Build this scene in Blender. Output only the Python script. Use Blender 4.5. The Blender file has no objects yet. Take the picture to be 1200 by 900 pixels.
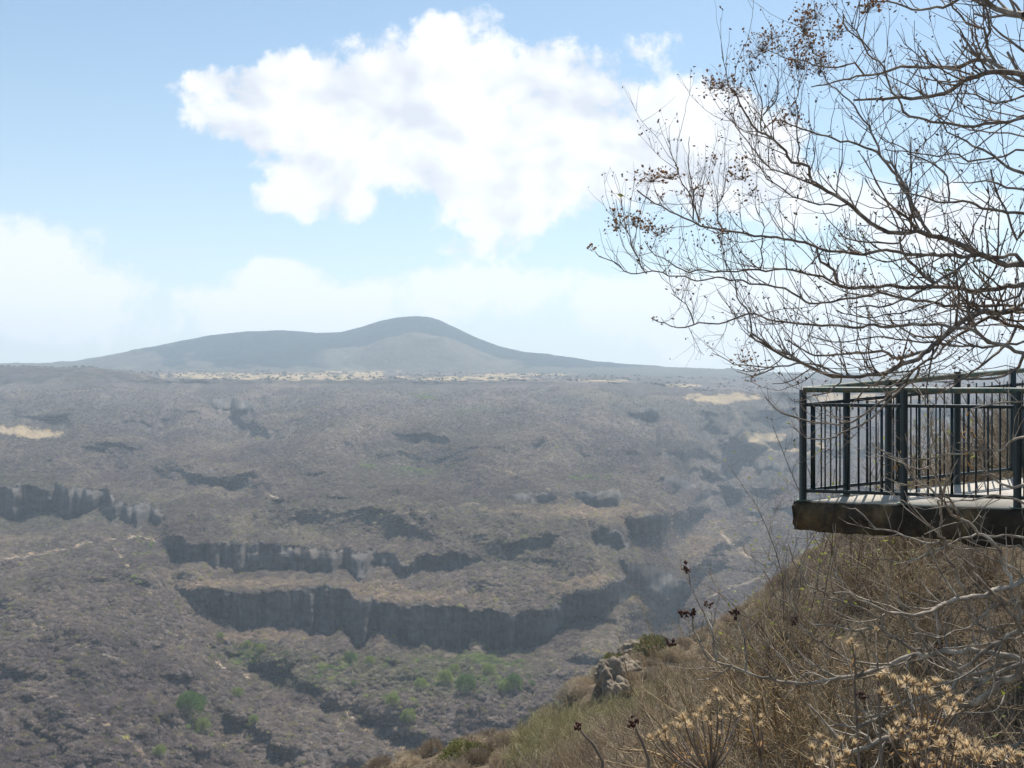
import bpy, math, random
import numpy as np
from mathutils import Vector
R = math.radians
random.seed(7)
rng = np.random.default_rng(11)
S = bpy.context.scene
F, CX, HZ = 1150.0, 600.0, 430.0          # focal length in photo pixels, centre column, horizon row

# ------------------------------------------------------------------ camera
cd = bpy.data.cameras.new('camera'); cam = bpy.data.objects.new('camera', cd)
S.collection.objects.link(cam); S.camera = cam
cd.sensor_width = 36.0; cd.lens = F / 1200.0 * 36.0
cd.shift_y = -20.0 / 1200.0
cd.clip_start = 0.05; cd.clip_end = 30000
cam.location = (0, 0, 0); cam.rotation_euler = (R(90), 0, 0)

# ------------------------------------------------------------------ light and exposure
SUN_EL, SUN_AZ = 58.0, 24.0               # azimuth measured from +Y towards +X
S.view_settings.view_transform = 'Standard'; S.view_settings.look = 'None'
S.view_settings.gamma = 1.0; S.view_settings.exposure = 0.68
sd = bpy.data.lights.new('sun', 'SUN'); sd.energy = 4.2; sd.angle = R(0.5); sd.color = (1.0, 0.955, 0.88)
so = bpy.data.objects.new('sun', sd); S.collection.objects.link(so)
sv = Vector((math.sin(R(SUN_AZ)) * math.cos(R(SUN_EL)), math.cos(R(SUN_AZ)) * math.cos(R(SUN_EL)), math.sin(R(SUN_EL))))
so.rotation_euler = sv.to_track_quat('Z', 'Y').to_euler(); so.location = (0, 0, 60)

W = bpy.data.worlds.new('World'); S.world = W; W.use_nodes = True
nt = W.node_tree; N = nt.nodes; L = nt.links; N.clear()
def nd(t, **k):
    n = N.new(t)
    for a, b in k.items(): setattr(n, a, b)
    return n
def mth(op, a, b=None, c=None, clamp=False):
    n = nd('ShaderNodeMath', operation=op, use_clamp=clamp)
    for i, v in enumerate((a, b, c)):
        if v is None: continue
        if isinstance(v, (int, float)): n.inputs[i].default_value = v
        else: L.new(v, n.inputs[i])
    return n.outputs[0]
tc = nd('ShaderNodeTexCoord'); sp = nd('ShaderNodeSeparateXYZ'); L.new(tc.outputs['Generated'], sp.inputs[0])
zc = mth('MAXIMUM', sp.outputs[2], 0.02)
cv = nd('ShaderNodeCombineXYZ'); L.new(sp.outputs[0], cv.inputs[0]); L.new(sp.outputs[1], cv.inputs[1]); L.new(zc, cv.inputs[2])
sky = nd('ShaderNodeTexSky', sky_type='NISHITA', sun_disc=False, sun_elevation=R(SUN_EL), sun_rotation=R(SUN_AZ))
sky.air_density = 1.0; sky.dust_density = 1.5; sky.ozone_density = 1.2; sky.altitude = 1500
L.new(cv.outputs[0], sky.inputs[0])
# clouds: soft ellipses on the sphere of directions broken up by fractal noise (u = east/north, v = up/north)
yy = mth('MAXIMUM', sp.outputs[1], 0.05)
U = mth('DIVIDE', sp.outputs[0], yy); V = mth('DIVIDE', sp.outputs[2], yy)
uv = nd('ShaderNodeCombineXYZ'); L.new(U, uv.inputs[0]); L.new(V, uv.inputs[1])
def noise(scale, detail, rough, vec, off=0.0, dist=0.0, ys=1.0):
    mp = nd('ShaderNodeMapping'); mp.inputs['Location'].default_value = (off, off * .7, off * 1.3)
    mp.inputs['Scale'].default_value = (1, ys, 1)
    L.new(vec, mp.inputs[0])
    n = nd('ShaderNodeTexNoise', noise_dimensions='2D'); n.inputs['Scale'].default_value = scale
    n.inputs['Detail'].default_value = detail; n.inputs['Roughness'].default_value = rough
    n.inputs['Distortion'].default_value = dist
    L.new(mp.outputs[0], n.inputs['Vector']); return n.outputs['Fac']
def px_uv(x, y): return (x - CX) / F, (HZ - y) / F
def blobs(lst):
    acc = None
    for (x, y, rx, ry, k) in lst:
        u0, v0 = px_uv(x, y)
        a = mth('POWER', mth('MULTIPLY', mth('SUBTRACT', U, u0), F / rx), 2.0)
        b = mth('POWER', mth('MULTIPLY', mth('SUBTRACT', V, v0), F / ry), 2.0)
        g = mth('MULTIPLY', mth('SUBTRACT', 1.0, mth('MULTIPLY', mth('ADD', a, b), 0.5)), k)
        g = mth('MAXIMUM', g, -1.0)
        acc = g if acc is None else nsmax(acc, g)
    return acc
def nsmax(a, b):
    n = nd('ShaderNodeMath', operation='SMOOTH_MAX'); L.new(a, n.inputs[0]); L.new(b, n.inputs[1]); n.inputs[2].default_value = .25
    return n.outputs[0]
MAIN = [(262,105,48,20,.6),(300,140,70,30,.8),(375,130,80,48,.95),(460,130,95,62,1),(545,130,110,72,1),(548,30,42,20,.6),(630,115,80,62,1),(680,180,90,55,.9),
        (590,200,100,55,.9),(480,200,62,36,.85),(770,180,70,52,.85),(815,150,55,45,.85),(860,200,70,55,.75),(610,245,70,30,.6),(380,222,62,20,.7),(415,240,48,24,.75),(400,180,80,34,.75),
        (590,290,40,16,.3),(766,50,13,7,.02),(690,66,18,9,.12),(1095,262,62,34,.6),(1160,300,70,30,.4)]
HORI = [(10,315,80,34,.95),(60,350,120,36,.9),(325,332,50,20,.95),(320,365,150,30,.85),(150,375,170,34,.7),(520,355,140,28,.85),(640,338,100,26,.8),(800,360,180,36,.8),(1000,370,200,50,.8),(1110,270,80,44,.9),(1000,235,70,30,.6),(-200,330,260,60,.8),(1350,330,260,70,.8)]
n1 = noise(7.5, 12, .58, uv.outputs[0], 3.1, 0.15, 1.25); n2 = noise(30, 9, .66, uv.outputs[0], 8.2)
def cloud(lst, amp, lo, hi):
    m = blobs(lst)
    d = mth('ADD', m, mth('MULTIPLY', mth('SUBTRACT', n1, .5), amp)); d = mth('ADD', d, mth('MULTIPLY', mth('SUBTRACT', n2, .5), amp * .45))
    r = nd('ShaderNodeMapRange', interpolation_type='SMOOTHSTEP'); L.new(d, r.inputs[0]); r.inputs[1].default_value = lo; r.inputs[2].default_value = hi
    return r.outputs[0], d
c1, dn = cloud(MAIN, 2.35, .04, .5); c2, _ = cloud(HORI, 2.5, -.0, .6)
front = mth('GREATER_THAN', sp.outputs[1], .15)
c1 = mth('MULTIPLY', mth('MULTIPLY', c1, .93), front); c2 = mth('MULTIPLY', mth('MULTIPLY', c2, .8), front)
# billows: the side of a swelling turned to the sun is brighter
nA = noise(7.5, 3.5, .55, uv.outputs[0], 3.1, 0.15, 1.25); nB = noise(7.5, 3.5, .55, uv.outputs[0], 3.1 + .022, 0.15, 1.25); rl_ = mth('MULTIPLY', mth('SUBTRACT', nB, nA), 5.5)
n3 = noise(9, 7, .55, uv.outputs[0], 1.7, .2, 1.5); deep = mth('MULTIPLY', mth('SUBTRACT', n3, .5), 1.5)
sh = mth('ADD', mth('ADD', mth('SUBTRACT', .8, rl_), deep), 0.0, clamp=True)
mc = nd('ShaderNodeMix', data_type='RGBA'); L.new(sh, mc.inputs[0])
mc.inputs[6].default_value = (5.0, 5.25, 5.75, 1); mc.inputs[7].default_value = (6.75, 6.8, 6.95, 1)
gain = nd('ShaderNodeMix', data_type='RGBA', blend_type='MULTIPLY'); gain.inputs[0].default_value = 1.0
L.new(sky.outputs[0], gain.inputs[6]); gain.inputs[7].default_value = (.88, 1.0, .94, 1)
# pale dusty air low in the sky
veil = mth('MULTIPLY', mth('POWER', 2.718, mth('MULTIPLY', zc, -6.0)), .88)
m0 = nd('ShaderNodeMix', data_type='RGBA'); L.new(veil, m0.inputs[0]); L.new(gain.outputs[2], m0.inputs[6]); m0.inputs[7].default_value = (5.0, 5.35, 5.65, 1)
m1 = nd('ShaderNodeMix', data_type='RGBA'); L.new(c2, m1.inputs[0]); L.new(m0.outputs[2], m1.inputs[6]); m1.inputs[7].default_value = (6.65, 6.7, 6.85, 1)
m2 = nd('ShaderNodeMix', data_type='RGBA'); L.new(c1, m2.inputs[0]); L.new(m1.outputs[2], m2.inputs[6]); L.new(mc.outputs[2], m2.inputs[7])
bg = nd('ShaderNodeBackground'); bg.inputs[1].default_value = 0.1; L.new(m2.outputs[2], bg.inputs[0])
wo = nd('ShaderNodeOutputWorld'); L.new(bg.outputs[0], wo.inputs[0])
S.cycles.max_bounces = 5; S.cycles.diffuse_bounces = 2; S.cycles.glossy_bounces = 1; S.cycles.transmission_bounces = 2
S.cycles.volume_bounces = 1; S.cycles.use_denoising = True

# ------------------------------------------------------------------ helpers
def P(px, py, d): return np.array([(px - CX) / F * d, d, (HZ - py) / F * d])
def link(o, parent=None):
    S.collection.objects.link(o)
    if parent: o.parent = parent
    return o
def mesh_obj(name, V_, F_, mat, parent=None, smooth=False, cols=None):
    me = bpy.data.meshes.new(name)
    V_ = np.asarray(V_, dtype=np.float32); 
    if isinstance(F_, list): groups = [np.asarray(f, dtype=np.int32) for f in F_ if len(f)]
    else: groups = [np.asarray(F_, dtype=np.int32)]
    nl = sum(g.size for g in groups); nf = sum(len(g) for g in groups)
    me.vertices.add(len(V_)); me.vertices.foreach_set('co', V_.ravel())
    me.loops.add(nl); me.loops.foreach_set('vertex_index', np.concatenate([g.ravel() for g in groups]))
    tot = np.concatenate([np.full(len(g), g.shape[1], np.int32) for g in groups])
    me.polygons.add(nf); me.polygons.foreach_set('loop_start', np.concatenate([[0], np.cumsum(tot)[:-1]]).astype(np.int32))
    me.polygons.foreach_set('loop_total', tot)
    if smooth: me.polygons.foreach_set('use_smooth', np.ones(nf, bool))
    me.update(calc_edges=True)
    if cols is not None:
        a = me.color_attributes.new('Col', 'FLOAT_COLOR', 'POINT')
        a.data.foreach_set('color', np.asarray(cols, np.float32).ravel())
    me.materials.append(mat)
    return link(bpy.data.objects.new(name, me), parent)
def tag(o, label=None, cat=None, group=None, kind=None):
    if label: o['label'] = label
    if cat: o['category'] = cat
    if group: o['group'] = group
    if kind: o['kind'] = kind
    return o
def empty(name, loc=(0, 0, 0)):
    o = bpy.data.objects.new(name, None); S.collection.objects.link(o); o.location = loc; o.empty_display_size = .2; return o

def hash2(ix, iy, seed):
    h = (ix.astype(np.int64) * 374761393 + iy.astype(np.int64) * 668265263 + seed * 1442695041) & 0xFFFFFFFF
    h = ((h ^ (h >> 13)) * 1274126177) & 0xFFFFFFFF
    return ((h ^ (h >> 16)) & 0xFFFFFF) / float(0xFFFFFF)
def vnoise(x, y, seed=0):
    ix, iy = np.floor(x), np.floor(y); fx, fy = x - ix, y - iy
    fx = fx * fx * fx * (fx * (fx * 6 - 15) + 10); fy = fy * fy * fy * (fy * (fy * 6 - 15) + 10)
    a = hash2(ix, iy, seed); b = hash2(ix + 1, iy, seed); c = hash2(ix, iy + 1, seed); d = hash2(ix + 1, iy + 1, seed)
    return (a + (b - a) * fx) * (1 - fy) + (c + (d - c) * fx) * fy
def fbm(x, y, octv=5, seed=0, gain=.5):
    s = 0; a = 1; t = 0
    for i in range(octv):
        s = s + a * (vnoise(x, y, seed + i * 17) * 2 - 1); t += a; a *= gain
        x, y = x * 1.93 + y * .43 + 3.7, y * 1.93 - x * .43 + 1.9
    return s / t
def ridged(x, y, octv=4, seed=0):
    s = 0; a = 1; t = 0
    for i in range(octv):
        s = s + a * (1 - np.abs(vnoise(x, y, seed + i * 31) * 2 - 1)); t += a; a *= .5
        x, y = x * 1.9 + y * .5 + 5.1, y * 1.9 - x * .5 + 2.3
    return s / t
def smooth(a, b, x):
    t = np.clip((x - a) / (b - a), 0, 1); return t * t * (3 - 2 * t)

class Mat:
    """small node-material builder"""
    def __init__(s, name, rough=.9, spec=.15):
        s.m = bpy.data.materials.new(name); s.m.use_nodes = True; s.t = s.m.node_tree; s.n = s.t.nodes; s.l = s.t.links
        s.b = s.n['Principled BSDF']; s.b.inputs['Roughness'].default_value = rough
        s.b.inputs['Specular IOR Level'].default_value = spec
        s.tc = s.n.new('ShaderNodeTexCoord')
    def noise(s, scale, detail=5, rough=.6, scl=(1, 1, 1), out='Fac'):
        mp = s.n.new('ShaderNodeMapping'); mp.inputs['Scale'].default_value = scl; s.l.new(s.tc.outputs['Object'], mp.inputs[0])
        n = s.n.new('ShaderNodeTexNoise'); n.inputs['Scale'].default_value = scale; n.inputs['Detail'].default_value = detail
        n.inputs['Roughness'].default_value = rough; s.l.new(mp.outputs[0], n.inputs['Vector']); return n.outputs[out]
    def ramp(s, fac, stops):
        r = s.n.new('ShaderNodeValToRGB'); s.l.new(fac, r.inputs[0]); e = r.color_ramp.elements
        while len(e) < len(stops): e.new(.5)
        for k, (p, c) in enumerate(stops): e[k].position = p; e[k].color = (*c, 1)
        return r.outputs[0]
    def mix(s, f, a, b, blend='MIX'):
        m = s.n.new('ShaderNodeMix'); m.data_type = 'RGBA'; m.blend_type = blend
        if isinstance(f, (int, float)): m.inputs[0].default_value = f
        else: s.l.new(f, m.inputs[0])
        for i, v in ((6, a), (7, b)):
            if isinstance(v, tuple): m.inputs[i].default_value = (*v, 1)
            else: s.l.new(v, m.inputs[i])
        return m.outputs[2]
    def attr(s, name, ty='GEOMETRY'):
        a = s.n.new('ShaderNodeAttribute'); a.attribute_name = name; a.attribute_type = ty; return a.outputs
    def color(s, c):
        if isinstance(c, tuple): s.b.inputs['Base Color'].default_value = (*c, 1)
        else: s.l.new(c, s.b.inputs['Base Color'])
        return s
    def bump(s, h, strength=.5, dist=.02):
        b = s.n.new('ShaderNodeBump'); b.inputs['Strength'].default_value = strength; b.inputs['Distance'].default_value = dist
        s.l.new(h, b.inputs['Height']); s.l.new(b.outputs[0], s.b.inputs['Normal']); return s

# ------------------------------------------------------------------ materials
m = Mat('dry_canyon_ground', .95, .05)
co = m.attr('Col')['Color']
v = m.ramp(m.noise(.085, 6, .7), [(.3, (.72, .7, .7)), (.55, (1, 1, 1)), (.75, (1.25, 1.2, 1.12))])
v2 = m.ramp(m.noise(.012, 5, .6), [(.35, (.86, .88, .93)), (.65, (1.12, 1.08, 1.02))])
m.color(m.mix(1.0, m.mix(1.0, co, v, 'MULTIPLY'), v2, 'MULTIPLY')).bump(m.noise(.16, 6, .75), .9, 3.2)
M_TERR = m.m
m = Mat('hillside_soil', .95, .05)
m.color(m.ramp(m.noise(.9, 6, .65), [(.3, (.06, .045, .033)), (.5, (.12, .092, .063)), (.7, (.22, .17, .115))])).bump(m.noise(3, 6, .7), .8, .15)
M_SOIL = m.m
def twig_mat(name, a, b, c, sc=6, rough=.8):
    m = Mat(name, rough, .2)
    m.color(m.ramp(m.noise(sc, 4, .7), [(.3, a), (.52, b), (.72, c)])); return m.m
M_BARK = twig_mat('grey_brown_bark', (.09, .073, .06), (.22, .185, .155), (.42, .37, .31), 14)
M_TWIG = twig_mat('brown_twig', (.09, .065, .05), (.20, .155, .12), (.36, .295, .23), 9)
M_PALE = twig_mat('pale_grey_bark', (.11, .085, .065), (.30, .25, .195), (.56, .49, .40), 12)
M_TAN = twig_mat('tan_dry_stalk', (.16, .11, .06), (.34, .25, .145), (.52, .40, .25), 5)
M_POD = twig_mat('rusty_seed_pod', (.22, .12, .06), (.46, .28, .15), (.64, .45, .27), 25)
def thin(mt, fac):
    t_ = mt.node_tree; b_ = t_.nodes['Principled BSDF']; tr_ = t_.nodes.new('ShaderNodeBsdfTranslucent'); x_ = t_.nodes.new('ShaderNodeMixShader'); x_.inputs[0].default_value = fac
    t_.links.new(b_.inputs['Base Color'].links[0].from_socket, tr_.inputs[0]); t_.links.new(b_.outputs[0], x_.inputs[1]); t_.links.new(tr_.outputs[0], x_.inputs[2]); t_.links.new(x_.outputs[0], t_.nodes['Material Output'].inputs[0])
thin(M_POD, .45)
M_DARKPOD = twig_mat('dark_brown_pod', (.035, .02, .015), (.08, .04, .03), (.16, .09, .06), 30)
m = Mat('papery_bract', .7, .2)
ri = m.n.new('ShaderNodeObjectInfo')
m.color(m.mix(.55, m.ramp(ri.outputs['Random'], [(.0, (.18, .09, .04)), (.35, (.36, .21, .095)), (.7, (.52, .37, .21)), (.93, (.70, .58, .42)), (1, (.92, .87, .76))]), m.ramp(m.noise(2.6, 4, .7), [(.3, (.28, .15, .06)), (.5, (.60, .44, .25)), (.68, (.88, .80, .66))])))
tr = m.n.new('ShaderNodeBsdfTranslucent'); tr.inputs[0].default_value = (.75, .58, .36, 1)
ms = m.n.new('ShaderNodeMixShader'); ms.inputs[0].default_value = .45
m.l.new(m.b.outputs[0], ms.inputs[1]); m.l.new(tr.outputs[0], ms.inputs[2]); m.l.new(ms.outputs[0], m.n['Material Output'].inputs[0])
M_BRACT = m.m
def leaf_mat(name, c1, c2, t):
    m = Mat(name, .6, .25); m.color(m.ramp(m.noise(4, 3), [(.35, c1), (.65, c2)]))
    tr = m.n.new('ShaderNodeBsdfTranslucent'); tr.inputs[0].default_value = (*t, 1)
    ms = m.n.new('ShaderNodeMixShader'); ms.inputs[0].default_value = .35
    m.l.new(m.b.outputs[0], ms.inputs[1]); m.l.new(tr.outputs[0], ms.inputs[2]); m.l.new(ms.outputs[0], m.n['Material Output'].inputs[0])
    return m.m
M_LEAF = leaf_mat('yellow_green_leaf', (.16, .19, .035), (.34, .36, .09), (.42, .46, .08))
M_DRYLEAF = leaf_mat('orange_dry_leaf', (.30, .15, .06), (.50, .30, .13), (.5, .3, .1))
m = Mat('green_foliage', .8, .1)
m.color(m.ramp(m.noise(.5, 4), [(.3, (.09, .15, .04)), (.7, (.17, .24, .07))])); M_GREEN = m.m
m = Mat('bright_green_foliage', .8, .1)
m.color(m.ramp(m.noise(.5, 4), [(.3, (.20, .25, .07)), (.7, (.34, .37, .12))])); M_GREEN2 = m.m
m = Mat('olive_foliage', .8, .1); m.color(m.ramp(m.noise(.7, 4), [(.3, (.10, .105, .035)), (.7, (.19, .185, .07))])); M_OLIVE = m.m
for mt_ in (M_GREEN, M_GREEN2, M_OLIVE):
    t_ = mt_.node_tree; b_ = t_.nodes['Principled BSDF']; tr_ = t_.nodes.new('ShaderNodeBsdfTranslucent'); x_ = t_.nodes.new('ShaderNodeMixShader'); x_.inputs[0].default_value = .4
    t_.links.new(b_.inputs['Base Color'].links[0].from_socket, tr_.inputs[0]); t_.links.new(b_.outputs[0], x_.inputs[1]); t_.links.new(tr_.outputs[0], x_.inputs[2]); t_.links.new(x_.outputs[0], t_.nodes['Material Output'].inputs[0])
m = Mat('bare_shrub', .95, .05)   # each shrub has its own tone, near the tone of the ground cover it belongs to
ri = m.n.new('ShaderNodeObjectInfo'); ti = m.attr('tint', 'INSTANCER')['Color']
m.color(m.mix(1.0, m.mix(1.0, ti, m.ramp(ri.outputs['Random'], [(.0, (1.7, 1.68, 1.68)), (.3, (2.1, 2.08, 2.06)), (.6, (2.5, 2.46, 2.4)), (.88, (3.2, 3.1, 2.95)), (.97, (2.5, 2.8, 1.5))]), 'MULTIPLY'),
              m.ramp(m.noise(1.2, 3), [(.3, (.8, .8, .8)), (.7, (1.15, 1.13, 1.1))]), 'MULTIPLY'))
def translucent(m, fac, c):
    tr = m.n.new('ShaderNodeBsdfTranslucent'); ms = m.n.new('ShaderNodeMixShader'); ms.inputs[0].default_value = fac
    if isinstance(c, tuple): tr.inputs[0].default_value = (*c, 1)
    else: m.l.new(c, tr.inputs[0])
    m.l.new(m.b.outputs[0], ms.inputs[1]); m.l.new(tr.outputs[0], ms.inputs[2]); m.l.new(ms.outputs[0], m.n['Material Output'].inputs[0])
translucent(m, .42, m.b.inputs['Base Color'].links[0].from_socket)   # a crown of bare twigs lets light through
M_SHRUB = m.m
m = Mat('tan_brush', .95, .05)
ri = m.n.new('ShaderNodeObjectInfo')
m.color(m.mix(.35, m.ramp(ri.outputs['Random'], [(.0, (.13, .10, .075)), (.3, (.28, .215, .15)), (.6, (.47, .375, .26)), (.85, (.60, .49, .34)), (.91, (.36, .33, .29)), (1, (.50, .44, .28))]),
              m.ramp(m.noise(3, 3), [(.3, (.25, .20, .145)), (.7, (.53, .43, .31))])))
translucent(m, .2, m.b.inputs['Base Color'].links[0].from_socket)
M_BRUSH = m.m
m = Mat('stained_concrete', .9, .1)
st = m.noise(2.2, 8, .65, (1, 1, .45)); 
m.color(m.mix(m.ramp(m.noise(5, 6, .7), [(.45, (0, 0, 0)), (.7, (1, 1, 1))]), m.ramp(st, [(.3, (.03, .025, .02)), (.5, (.075, .063, .048)), (.61, (.17, .12, .065)), (.72, (.26, .235, .20))]), (.03, .026, .02))).bump(m.noise(18, 8, .7), .8, .03)
M_CONC = m.m
m = Mat('deck_cement', .9, .1)
m.color(m.ramp(m.noise(1.6, 9, .7), [(.3, (.33, .30, .25)), (.5, (.46, .42, .36)), (.7, (.56, .52, .45))])).bump(m.noise(25, 6, .7), .4, .01)
M_DECK = m.m
m = Mat('dark_green_paint', .38, .5)
m.color(m.ramp(m.noise(9, 6, .7), [(.3, (.004, .013, .017)), (.6, (.007, .022, .028)), (.78, (.028, .045, .045))])); M_PAINT = m.m
m = Mat('worn_handrail_paint', .55, .4)
m.color(m.ramp(m.noise(16, 8, .75), [(.36, (.03, .06, .045)), (.5, (.09, .14, .11)), (.58, (.17, .135, .08)), (.7, (.07, .05, .035))])); M_WORN = m.m
m = Mat('basalt_rock', .9, .1)
m.color(m.ramp(m.noise(.25, 8, .7, (1, 1, .3)), [(.3, (.10, .085, .07)), (.55, (.25, .205, .155)), (.75, (.38, .31, .225))])).bump(m.noise(1.2, 8, .7), .9, .4)
M_ROCK = m.m

# ------------------------------------------------------------------ the canyon: one sheet from below the frame to the far plain
def interp(x, pts):
    a = np.array(pts, float); return np.interp(x, a[:, 0], a[:, 1])
cols = np.concatenate([np.arange(-900, -120, 12.), np.arange(-120, 1010, 1.35), np.arange(1010, 1320, 4.), np.arange(1320, 2200, 14.)])
RIM = [(-900,427),(0,429.5),(110,431),(165,438),(200,446),(450,445),(600,447),(760,449),(830,458),(930,460),(1200,455),(2200,450)]
SIL = [(-900,429),(-100,428),(40,427.5),(90,424),(120,419),(160,411),(200,402.5),(245,394),(290,388.5),(330,387.5),(370,390),(400,389.5),(425,383),(445,376.5),(465,372.3),(485,371),(500,372),(515,376.5),
       (535,385),(560,397),(585,406),(610,411.5),(650,418),(700,424.5),(750,428.5),(800,431),(850,433.5),(900,437),(960,439),(1200,440),(2200,436)]
rim = interp(cols, RIM) + fbm(cols / 30, cols * 0, 4, 5) * 1.2
D_RIM = 3600.0
NR = 620
r = np.linspace(0, 1, NR)
ROWB = 1900.0
# rows: dense inside the frame, sparse below
ry = np.concatenate([np.linspace(0, 1, 500)[:, None] * (930 - rim)[None, :] + rim[None, :],
                     930 + (np.linspace(0, 1, 61)[1:, None] ** 1.6) * (ROWB - 930) + 0 * rim[None, :]])
PX = np.broadcast_to(cols[None, :], ry.shape)
BASE = np.array([(425, 3600), (450, 3400), (480, 2750), (520, 2200), (560, 1850), (600, 1600), (650, 1380), (700, 1220), (760, 1080), (830, 930), (930, 790), (1100, 600), (1400, 430), (1900, 260)], float)
B = np.log(np.interp(ry, BASE[:, 0], BASE[:, 1]))
# pull the side canyon on the right away from us, and let the left slope come nearer
side = smooth(735, 800, PX + (ry - 690) * .25) * smooth(440, 560, ry) * (1 - smooth(760, 840, ry))
B = B + side * .3
left = smooth(330, 40, PX) * smooth(560, 700, ry)
B = B - left * .16
B[0] = np.log(D_RIM)
# cliff bands: (list of (px, top, bottom)), in these rows the ground is nearly upright
nzx = fbm(PX / 14, ry * 0 + 3, 4, 40); nzx2 = fbm(PX / 5, ry * 0 + 9, 3, 44)
CL = [
 [(195,640,640),(205,632,652),(235,636,668),(300,638,672),(360,642,672),(420,646,676),(462,652,668),(470,660,660)],
 [(455,668,668),(470,662,676),(510,652,672),(545,646,662),(566,652,652)],
 [(200,692,692),(212,690,700),(250,690,722),(300,696,735),(350,690,738),(385,684,745),(410,694,745),(430,706,755),(470,712,745),(492,710,758),(540,710,760),(560,714,757),(600,718,770),(640,714,752),(665,700,738),(700,694,722),(730,680,712),(742,690,690)],
 [(-200,572,604),(0,570,608),(60,570,606),(128,574,600),(134,588,590)],
 [(118,600,600),(130,592,618),(165,590,624),(188,600,616),(195,606,606)],
 [(192,632,632),(200,628,650),(215,630,655),(228,640,640)],
 [(585,640,640),(600,632,642),(625,628,640),(646,626,636),(650,630,630)],
 [(690,630,630),(700,622,650),(725,624,648),(738,640,640)],
 [(735,612,612),(742,608,630),(765,604,622),(782,602,618),(784,610,610)],
 [(724,656,656),(735,658,680),(770,664,700),(800,678,706),(812,690,690)],
 [(205,476,476)],[(235,468,468),(250,466,478),(275,468,484),(298,470,480),(300,475,475)],
 [(732,484,484),(745,480,494),(770,478,490),(774,482,482)],
 [(665,578,578),(690,575,592),(725,572,590),(730,580,580)],[(590,578,578),(615,576,586),(650,578,588),(655,582,582)],[(770,560,560),(790,556,572),(815,562,574),(820,566,566)],
 [(842,570,570),(855,568,584),(870,570,584),(872,578,578)],[(868,590,590),(880,594,608),(892,596,606),(895,600,600)],
 [(875,540,540),(890,538,556),(915,544,556),(935,548,556),(938,550,550)],[(876,570,570),(890,568,578),(905,572,580),(908,576,576)],
 [(900,592,592),(925,594,606),(960,596,612),(1000,600,610)],[(795,526,526),(803,526,538),(810,530,540),(814,536,536)],
 [(768,530,530),(778,527,536),(788,530,536),(790,534,534)],[(455,510,510),(480,506,513),(520,508,514),(530,512,512)],
 [(755,740,740),(765,744,756),(790,750,758),(795,754,754)],[(660,776,776),(675,772,784),(700,774,782),(705,778,778)],
 [(745,690,690),(760,704,712),(800,712,720),(830,716,716)],[(815,545,545),(828,552,562),(842,556,562),(845,560,560)],
]
w = np.ones_like(B)
cl_top = np.zeros_like(B)
for band in CL:
    a = np.array(band, float)
    if len(a) < 2: continue
    tx = np.interp(cols, a[:, 0], a[:, 1], left=9e3, right=9e3); bx = np.interp(cols, a[:, 0], a[:, 2], left=9e3, right=9e3)
    h = (bx - tx)
    sc_ = np.clip(h / 12, 0, 1)
    top = tx[None] + (nzx * 6 + nzx2 * 1.6) * sc_; bot = bx[None] + (fbm(PX / 20, ry * 0 + 50, 3, 45) * np.clip(h * .38, 2, 22)[None] + nzx2 * 2.5) * sc_
    msk = smooth(top - 1.2, top + 1.2, ry) * (1 - smooth(bot - 1.5, bot + 1.5, ry)) * (h[None] > 1)
    ledge = smooth(.18, .42, fbm(PX / 45 + 4, ry / 4.5, 3, 46))
    w = np.minimum(w, 1 - msk * (.985 - .1 * ledge)); cl_top = np.maximum(cl_top, msk)
dB = -np.diff(B, axis=0); dW = dB * .5 * (w[1:] + w[:-1])
def gblur(A, sg, axis):
    n = int(3 * sg); k = np.exp(-.5 * (np.arange(-n, n + 1) / sg) ** 2); k /= k.sum()
    pad = [(0, 0), (0, 0)]; pad[axis] = (n, n); Ap = np.pad(A, pad, mode='edge')
    c = sum(k[i] * (Ap[i:i + A.shape[0]] if axis == 0 else Ap[:, i:i + A.shape[1]]) for i in range(2 * n + 1)); return c
wm = .5 * (w[1:] + w[:-1]); skip = (1 - wm) * dB
rate = wm * (dB + gblur(skip / np.maximum(gblur(wm, 26, 0), .1), 26, 0))
cum = np.cumsum(rate, 0); cum = cum + (np.cumsum(dB, 0)[-1:] - cum[-1:]) * np.linspace(0, 1, len(cum))[:, None] ** 2
LB = B[0][None] - np.concatenate([np.zeros((1, len(cols))), cum])
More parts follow.
